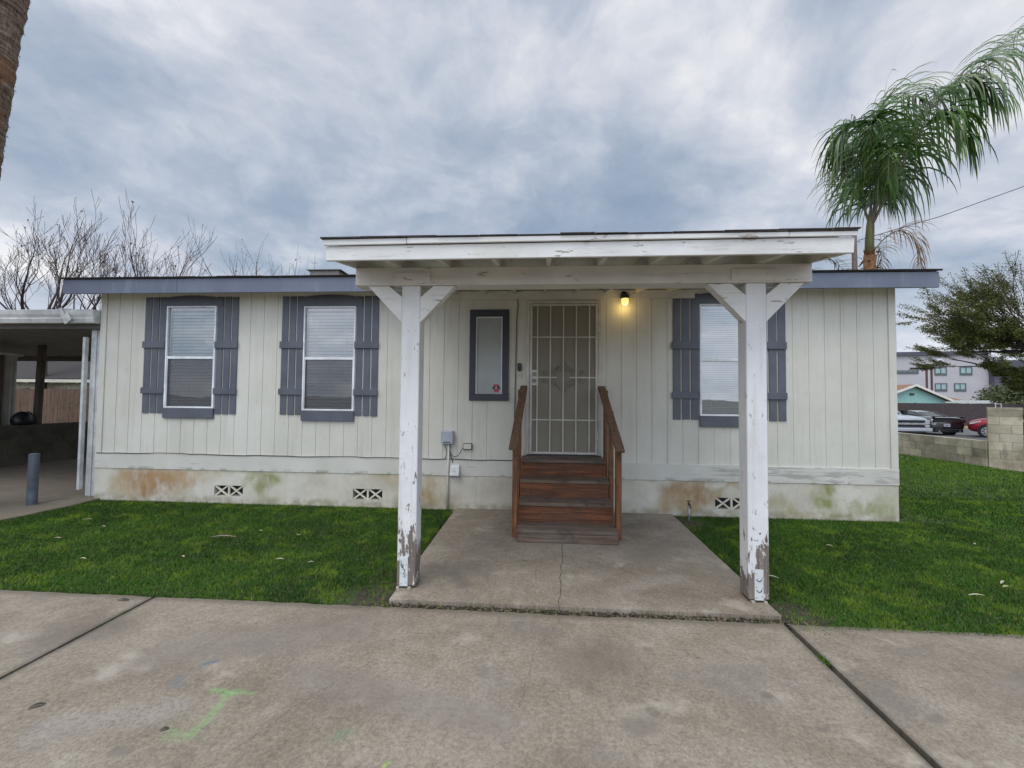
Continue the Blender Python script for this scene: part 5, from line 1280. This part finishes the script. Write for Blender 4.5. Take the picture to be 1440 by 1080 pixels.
# teal house
th = thing('teal_house', 'mint green gabled house with brown shingle roof beyond the dark fence', 'house', (43.43, 47.2, -.35))
TEAL = simple('mint_stucco', (.30, .50, .45), .9, 0, .06)
RFB = material('brown_shingles', lambda t, b: {'Base Color': t.ramp(t.noise(t.scl(t.pos(), (1, 1, 4)), 3, 5), [(.3, (.17, .095, .055)), (.7, (.32, .19, .11))])}, (.25, .14, .08), .9)
mb = MB(); zc = 1.5+.35; mb.prism([(-6, 0), (3.55, 0), (3.55, 2.15), (0, 3.75), (-6, 1.05+.6)], 'y', 0, 9); mb.build('wall', TEAL, th)
mb = MB(); mb.prism([(-6.5, 1.20), (0, 3.80), (3.95, 2.02), (3.95, 2.20), (0, 4.0), (-6.5, 1.40)], 'y', -.5, 9.5); rf_ = mb.build('roof', RFB, th)
mb = MB(); mb.prism([(-6.5, 1.16), (0, 3.76), (3.98, 1.96), (3.98, 2.22), (0, 4.03), (-6.5, 1.42)], 'y', -.56, -.505); mb.build('gable_trim', simple('cream_barge', (.68, .66, .6), .6), th)
mb = MB(); mb.box(-.35, .1, -.12, -.01, 2.75, 2.95); mb.build('gable_lamp', BLACKM, th)
mb = MB(); mb.quad([(-12, 1.6, 2.15), (7.6, 1.6, 2.15), (2.2, 7.0, 4.12), (-9, 7.0, 4.12)]); mb.quad([(7.6, 1.6, 2.15), (7.6, 12, 2.15), (2.2, 7.0, 4.12)]); mb.build('main_roof', RFB, th); MB().box(-11.5, 7.0, 2.0, 12, 0, 2.14).build('main_wall', TEAL, th)
aw = thing('patio_awning', 'white flat awning roof attached right of the teal house', 'awning', (49.4, 48, -.35))
mb = MB(); mb.box(-1.9, 9.5, 0, 4, 1.85, 2.2); mb.build('awning_roof', METALW, aw); mb = MB()
for k in range(5): mb.box(-1.8+k*2.7, -1.68+k*2.7, .1, .22, 0, 1.85)
mb.each('post', METALW, aw); MB().box(-1.9, 9.5, 4.1, 4.2, 0, 1.8).build('back_wall', simple('shade_wall', (.08, .06, .05), .9), aw)
# large institutional building
bd = thing('office_building', 'large pale lilac-grey flat-roofed three-storey building with dark right wing', 'building', (74, 91.5, -.35), R(-11))
BW = simple('pale_lilac_stucco', (.46, .44, .455), .9, 0, .05, .3); BDK = simple('dark_grey_cladding', (.085, .085, .11), .8, 0, .1, .5)
WFR = simple('window_frame_dark', (.09, .11, .11), .5); WGL = glassy('far_glass', .45, (.25, .4, .42))
# facade runs nearly parallel to the picture and rises in view to the right
ang = R(1.0)
hb = 11.9
mb = MB(); mb.box(-22, 18.0, 0, 22, 0, hb); mb.build('wall', BW, bd)
mb = MB(); mb.box(-22.3, 18.2, -.5, .02, hb, hb+.75); mb.box(-22.3, 18.2, .021, 22, hb, hb+.6); mb.build('parapet', BDK, bd)
mb = MB(); mb.box(18.01, 34, -1.5, 20, 0, 10.6); mb.build('dark_wing', BDK, bd)
def bwin(x0, x1, z0, z1, nm=1, sill=True):
    mb = MB(); f_ = .16; mb.box(x0, x0+f_, -.12, -.01, z0, z1); mb.box(x1-f_, x1, -.12, -.01, z0, z1); mb.box(x0+f_, x1-f_, -.12, -.01, z1-f_, z1); mb.box(x0+f_, x1-f_, -.12, -.01, z0, z0+(.45 if sill else f_))
    for k in range(nm): 
        c = x0+(x1-x0)*(k+1)/(nm+1); mb.box(c-.07, c+.07, -.11, -.01, z0+f_, z1-f_)
    w_ = mb.build('window', WFR, bd); MB().box(x0+f_, x1-f_, -.04, -.02, z0+f_, z1-f_).build('pane', simple('pale_teal_pane', (.30, .42, .42), .25) if 'pale_teal_pane' not in bpy.data.materials else bpy.data.materials['pale_teal_pane'], w_)
for (x0, x1, z0, z1, nm) in ((8.9, 11.0, 7.65, 9.4, 1), (13.2, 15.3, 7.65, 9.4, 1), (8.9, 11.0, 4.3, 6.0, 1), (12.2, 14.2, 4.3, 6.0, 1), (2.3, 6.1, 8.0, 8.75, 3), (-3.5, .6, 7.6, 8.4, 2), (2.3, 6.1, 4.6, 5.3, 3), (-3.5, .6, 4.5, 5.3, 2)):
    bwin(x0, x1, z0, z1, nm)
mb = MB(); mb.tube([(9.8, -.05, 10.6), (9.8, -.2, 10.6)], .62, 20); lg = mb.build('round_emblem', simple('sign_white', (.75, .75, .75), .5), bd)
mb = MB(); mb.prism([(9.45, 10.45), (9.9, 10.3), (10.2, 10.75), (9.75, 10.9)], 'y', -.24, -.21); mb.build('emblem_mark', BDK, lg)
for k, (x, lab, arm) in enumerate(((54.1, 'brown street light pole with short left arm before the lilac building', True), (54.75, 'plain brown pole just right of the street light', False))):
    lp = thing('street_lamp' if arm else 'service_pole', lab, 'street lamp' if arm else 'pole', (x, 57.9, -.35))
    MB().tube([(0, 0, 0), (0, 0, 6.9 if arm else 6.6)], .13, 8).build('pole', simple('pole_brown_%d' % k, (.11, .055, .05), .6), lp)
    if arm: MB().box(-2.1, .1, -.1, .1, 6.62, 6.8).build('lamp_arm', BLACKM, lp); MB().box(-2.2, -1.3, -.2, .2, 6.5, 6.62).build('lamp_head', BLACKM, lp)
mast = thing('roof_mast', 'thin grey antenna mast standing on the lilac building roof', 'antenna', (80.9, 97, 11.5))
MB().tube([(0, 0, 0), (0, 0, 8.5)], .06, 5).build('mast', GALV, mast)

# ------------------------------------------------------------------ cars
def carpaint(name, col, metal=.2): return simple(name, col, .22, metal, .03, 1., 0.)
CGL = simple('car_glass', (.02, .025, .03), .06, 0, .1); TYRE = simple('tyre_rubber', (.018, .018, .018), .85); RIM = simple('alloy_rim', (.55, .55, .56), .3, .7); CHR = simple('chrome', (.62, .63, .64), .15, .9)
HLT = simple('headlamp_lens', (.55, .55, .52), .12); TLT = simple('tail_lamp_lens', (.25, .01, .01), .2)
def loft(secs, closed=True):
    # secs: list of (x, [(y,z)...]) same point count
    mb = MB(); n = len(secs[0][1])
    for x, pr in secs:
        for y, z in pr: mb.v.append((x, y, z))
    for i in range(len(secs)-1):
        for k in range(n):
            k2 = (k+1) % n; mb.f.append((i*n+k, i*n+k2, (i+1)*n+k2, (i+1)*n+k))
    mb.f.append(tuple(range(n))[::-1]); mb.f.append(tuple((len(secs)-1)*n+k for k in range(n))); return mb
def ring(hw, zb, zs, zt, tw):
    # rounded half section mirrored: sill, side, shoulder, top
    h = [(hw*.82, zb), (hw*.97, zb+.10), (hw, (zb+zs)/2), (hw*.985, zs), (tw+(hw-tw)*.45, zs+(zt-zs)*.65), (tw, zt), (tw*.5, zt+.015)]
    return h+[(-y, z) for y, z in h[::-1]]
def wheel(par, x, y, r, w_=.22, spokes=9):
    s = 1 if y > 0 else -1
    mb = MB(); mb.tube([(x, y-s*w_, r), (x, y-s*.03, r), (x, y, r)], [r, r, r*.93], 28); wh = mb.build('tyre', TYRE, par, smooth=False)
    mb = MB(); mb.tube([(x, y+s*.002, r), (x, y+s*.006, r)], [r*.70, r*.69], 28); o = mb.build('rim_dish', BLACKM, wh)
    mb = MB()
    for k in range(spokes):
        a = 2*PI*k/spokes; mb.beam((x, y+s*.012, r), (x+math.cos(a)*r*.68, y+s*.012, r+math.sin(a)*r*.68), .055, .012, (0, 1, 0))
    for k in range(28):
        a = 2*PI*k/28; b_ = 2*PI*(k+1)/28; mb.beam((x+math.cos(a)*r*.68, y+s*.010, r+math.sin(a)*r*.68), (x+math.cos(b_)*r*.68, y+s*.010, r+math.sin(b_)*r*.68), .03, .016, (0, 1, 0))
    mb.tube([(x, y+s*.008, r), (x, y+s*.025, r)], r*.16, 12); mb.build('rim', RIM, wh)
def car(name, label, loc, rz_, paint_, body, cabin, wx, wr, hw, cat='car', glassless=False):
    """body: (x, zb, zs, zt, hwf, twf); cabin: (x, zt, halfwidth_top, z_base, halfwidth_base). Nose towards -x."""
    root = thing(name, label, cat, loc, rz_)
    b_ = loft([(x, ring(hw*f, zb, zs, zt, hw*tf)) for x, zb, zs, zt, f, tf in body]).build('body', paint_, root, smooth=True)
    m_ = b_.modifiers.new('s', 'SUBSURF'); m_.levels = m_.render_levels = 1
    c_ = loft([(x, [(bh, zb), (bh*.97, zb+(zt-zb)*.5), (th_, zt-.03), (th_*.6, zt), (-th_*.6, zt), (-th_, zt-.03), (-bh*.97, zb+(zt-zb)*.5), (-bh, zb)]) for x, zt, th_, zb, bh in cabin]).build('windows', CGL, root, smooth=False)
    # roof skin over the glass
    mid = [c for c in cabin][1:-1]
    r_ = MB(); 
    for (x, zt, th_, zb, bh), (x2, zt2, th2, zb2, bh2) in zip(mid, mid[1:]):
        r_.quad([(x, -th_-.008, zt-.035), (x2, -th2-.008, zt2-.035), (x2, -th2*.6, zt2+.012), (x, -th_*.6, zt+.012)])
        r_.quad([(x, -th_*.6, zt+.012), (x2, -th2*.6, zt2+.012), (x2, th2*.6, zt2+.012), (x, th_*.6, zt+.012)])
        r_.quad([(x, th_*.6, zt+.012), (x2, th2*.6, zt2+.012), (x2, th2+.008, zt2-.035), (x, th_+.008, zt-.035)])
    r_.build('roof', paint_, root, smooth=False)
    pil = MB()
    for s in (-1, 1):
        for (A, B) in zip(cabin, cabin[1:]):
            pil.beam((A[0], s*(A[2]+.006), A[1]-.02), (B[0], s*(B[2]+.006), B[1]-.02), .035, .05)
        for i in (0, len(cabin)//2, len(cabin)-1):
            pass
        m0 = cabin[len(cabin)//2]; pil.beam((m0[0]+.05, s*(m0[4]+.004), m0[3]), (m0[0], s*(m0[2]+.004), m0[1]-.03), .05, .03)
    pil.build('pillars', paint_, root)
    ar = MB()
    for x in wx:
        for s in (-1, 1): ar.tube([(x, s*(hw-.25), wr), (x, s*(hw+.004), wr)], wr*1.16, 26)
    ar.each('wheel_arch', BLACKM, root)
    for x in wx:
        for s in (-1, 1): wheel(root, x, s*(hw+.012), wr)
    return root
# red crossover, side on, nose to the left
RP = carpaint('red_car_paint', (.30, .012, .03))
rc = car('parked_car', 'red crossover parked behind the block pier, nose pointing left', (24.12, 20.12, -.35), R(-43), RP,
    [(0.0, .42, .60, .72, .62, .45), (.10, .30, .68, .84, .80, .60), (.35, .25, .78, .95, .95, .70), (.75, .24, .86, 1.03, 1, .74), (1.25, .24, .90, 1.09, 1, .76), (2.2, .24, .95, 1.10, 1, .78), (3.4, .24, .98, 1.12, 1, .78), (4.1, .28, .98, 1.10, .96, .74), (4.42, .35, .90, 1.05, .86, .66), (4.5, .45, .85, .98, .75, .6)],
    [(1.25, 1.08, .60, 1.02, .74), (2.0, 1.52, .56, 1.05, .78), (2.9, 1.62, .58, 1.06, .80), (3.7, 1.56, .56, 1.06, .78), (4.35, 1.12, .5, 1.05, .68)], (.75, 3.5), .34, .90)
mb = MB(); mb.prism([(.06, .70), (.12, .80), (.55, .93), (.50, .84), (.2, .72)], 'y', -.80, -.62); mb.build('headlight', HLT, rc)
mb = MB(); mb.box(.9, 4.2, -.915, -.903, .22, .30); mb.build('sill', BLACKM, rc)
# black coupe seen from behind
BP = carpaint('dark_grey_paint', (.022, .023, .028), .1); BP.node_tree.nodes['Principled BSDF'].inputs['Coat Weight'].default_value = 1.; BP.node_tree.nodes['Principled BSDF'].inputs['Coat IOR'].default_value = 2.2
bc = car('parked_car', 'black coupe with rear spoiler seen from behind, between pickup and red car', (23.22, 20.2, -.35), PI/2, BP,
    [(0., .34, .62, .86, .88, .76), (.06, .28, .74, .98, .97, .84), (.4, .24, .88, 1.06, 1, .84), (1.1, .22, .90, 1.07, 1, .82), (2.4, .22, .90, 1.03, 1, .8), (3.4, .22, .86, 1.0, 1, .76), (4.3, .24, .78, .92, .96, .7), (4.75, .32, .66, .80, .8, .6)],
    [(.75, 1.05, .62, 1.0, .74), (1.5, 1.30, .52, 1.02, .76), (2.2, 1.36, .54, 1.02, .78), (2.7, 1.30, .52, 1.0, .78), (3.4, 1.0, .5, .98, .7)], (.95, 3.75), .34, .95)
mb = MB(); mb.box(-.05, .0, -.86, .86, .74, .93); mb.build('tail_panel', simple('tail_gloss_black', (.01, .01, .011), .3), bc, .01)
mb = MB(); mb.box(-.10, .18, -.84, .84, 1.05, 1.09); mb.box(.0, .14, -.78, -.72, .98, 1.05); mb.box(.0, .14, .72, .78, .98, 1.05); mb.build('spoiler', BLACKM, bc, .01)
mb = MB(); mb.box(-.055, -.0, -.02, .30, .50, .66); lp_ = mb.build('licence_plate', simple('plate_pale', (.45, .47, .50), .5), bc)
mb = MB()
for k in range(6): mb.box(-.06, -.056, .01+k*.047, .04+k*.047, .545, .61)
mb.build('plate_characters', simple('plate_ink', (.08, .1, .2), .6), lp_)
mb = MB(); mb.box(-.02, .2, -.75, .75, .18, .36); mb.build('rear_diffuser', BLACKM, bc, .02)
mb = MB()
for y in (-.55, .55): mb.tube([(-.04, y, .24), (.2, y, .24)], .045, 10)
mb.each('exhaust_tip', CHR, bc)
# silver pickup facing the camera
SP_ = carpaint('silver_white_paint', (.56, .57, .60), .2)
tk = car('pickup_truck', 'silver pickup facing the viewer with wide chrome grille, half hidden by the house corner', (19.28, 17.9, -.35), PI/2, SP_,
    [(0., .50, .88, 1.00, .92, .80), (.05, .45, .92, 1.06, .98, .84), (.5, .42, .98, 1.14, 1, .82), (1.5, .40, 1.02, 1.20, 1, .8), (2.6, .4, 1.04, 1.2, 1, .8), (3.4, .4, 1.04, 1.2, 1, .86), (3.5, .4, 1.06, 1.18, 1, .94), (5.5, .4, 1.06, 1.18, 1, .94), (5.6, .45, 1.04, 1.14, .98, .92)],
    [(1.45, 1.18, .7, 1.1, .82), (2.1, 1.74, .64, 1.1, .84), (2.7, 1.80, .66, 1.1, .86), (3.2, 1.76, .64, 1.1, .86), (3.4, 1.2, .62, 1.1, .84)], (1.0, 4.5), .38, .99, 'pickup truck')
mb = MB(); mb.box(-.04, .02, -.66, .66, .58, .70); mb.box(-.04, .02, -.66, .66, .80, .93); mb.build('grille', BLACKM, tk)
mb = MB(); mb.box(-.07, .0, -.68, .68, .705, .795); mb.box(-.05, .0, -.68, .68, .935, .965); mb.build('grille_bar', CHR, tk, .01)
mb = MB(); mb.prism([(-.20, .73), (-.07, .725), (-.06, .70), (.06, .70), (.07, .725), (.20, .73), (.18, .775), (.07, .775), (.06, .80), (-.06, .80), (-.07, .775), (-.18, .775)], 'x', -.095, -.072); mb.build('emblem', simple('emblem_silver', (.5, .48, .42), .3, .6), tk)
for s in (-1, 1):
    mb = MB(); mb.box(-.03, .10, min(s*.70, s*.93), max(s*.70, s*.93), .74, .95); mb.box(-.03, .10, min(s*.70, s*.93), max(s*.70, s*.93), .56, .70); mb.build('headlight', HLT, tk, .01)
mb = MB(); mb.box(-.16, .02, -.97, .97, .36, .53); mb.build('bumper', SP_, tk, .03); mb = MB(); mb.box(-.165, -.1, -.6, .6, .28, .355); mb.build('air_dam', BLACKM, tk)
mb = MB()
for s in (-1, 1): mb.box(1.7, 1.9, min(s*1.03, s*1.25), max(s*1.03, s*1.25), 1.22, 1.44)
mb.each('door_mirror', BLACKM, tk, .02)
# ================================================================== SMALL THINGS
g_ = random.Random(12)
LFP = simple('pale_dry_leaf', (.42, .36, .26), .8); LFD = simple('dark_wet_leaf', (.045, .04, .035), .7); TWG = simple('grey_twig', (.20, .16, .13), .9)
def litter(kind, x, y, label, L, wd, m, a, z=.03, group=None):
    mb = MB(); n = 6; v = []
    for i in range(n+1):
        u = i/n; hw = wd/2*math.sin(PI*(.08+.84*u)); zc = .35*wd*math.sin(PI*u)
        v += [((u-.5)*L, -hw, zc+hw*.3), ((u-.5)*L, 0, zc), ((u-.5)*L, hw, zc+hw*.3)]
    mb.v = v
    for i in range(n):
        for j in range(2): b = i*3+j; mb.f.append((b, b+1, b+4, b+3))
    o = mb.build(kind, m); o.location = (x, y, gz(y)+z); o.rotation_euler = (0, 0, a); s = o.modifiers.new('s', 'SOLIDIFY'); s.thickness = .0015
    return tag(o, label, 'leaf' if 'leaf' in kind else 'twig', group)
litter('dry_leaf', -2.492, -3.784, 'dark curled leaf on the driveway, lower left', .06, .02, LFD, .7, .004)
litter('dry_leaf', -1.737, -3.872, 'small dark leaf on the driveway left of the green paint arrow', .035, .014, LFD, .6, .004)
litter('dry_leaf', -3.11, -2.75, 'dark leaf lying where the left lawn meets the driveway', .09, .02, LFD, .1, .004)
litter('dry_twig', -3.34, -1.45, 'longest grey bark strip on the left lawn', .26, .035, TWG, .15)
for (x, y, L, lab) in ((-5.03, -1.62, .07, 'pale leaf fragment nearest the carport slab on the left lawn'), (-3.33, -1.97, .05, 'small pale leaf fragment below the long bark strip'), (-4.95, -1.22, .06, 'pale leaf fragment high on the left lawn below the rust stain'),
        (-2.08, -1.99, .05, 'pale leaf fragment on the lawn closest to the left porch post'), (-4.19, -2.1, .06, 'pale leaf fragment near the front edge of the left lawn'), (-2.4, -1.95, .08, 'long pale leaf fragment second from the left porch post'),
        (-3.1, -1.2, .05, 'pale leaf fragment just behind the long bark strip'), (-5.4, -1.0, .09, 'pale leaf fragment farthest back on the left lawn beside the bollard side'), (-2.6, -1.3, .04, 'tiny pale leaf fragment in front of the second skirting vent')):
    litter('dry_leaf', x, y, lab, L, g_.uniform(.012, .02), LFP, g_.uniform(-.6, .6), .024, 'pale leaf fragments on the left lawn')
for (x, y, L, lab) in ((1.99, -1.94, .10, 'upright pale sliver in the grass right of the right porch post'), (3.89, -1.88, .11, 'large pale leaf at the far right edge of the lawn'), (3.43, -2.15, .12, 'long pale leaf strip lowest on the right lawn'),
        (3.83, -1.97, .06, 'small pale leaf just before the large one at the right edge'), (4.6, -.9, .05, 'small yellowish leaf on the right lawn beyond the house corner'), (3.0, -1.1, .05, 'small pale leaf in front of the mossy skirting right of the porch')):
    litter('dry_leaf', x, y, lab, L, .018, LFP, g_.uniform(-.6, 1.2), .024, 'pale leaf fragments on the right lawn')
# broken chips of concrete and dirt in the gap before the patio
mb = MB(); g_ = random.Random(77)
for k in range(420):
    x = g_.uniform(-1.3, 1.95); y = g_.uniform(-2.675, -2.592); s = g_.uniform(.003, .011); M = Matrix.Translation((x, y, gz(y)-.014+g_.uniform(0, .012))) @ Matrix.Rotation(g_.uniform(0, 3), 4, 'Z') @ Matrix.Rotation(g_.uniform(-.6, .6), 4, 'X')
    mb.box(-s, s, -s*.7, s*.7, -s*.5, s*.5, M)
o = mb.build('gravel', simple('dirt_crumbs', (.13, .10, .07), .95, 0, .5, 60)); o['kind'] = 'stuff'
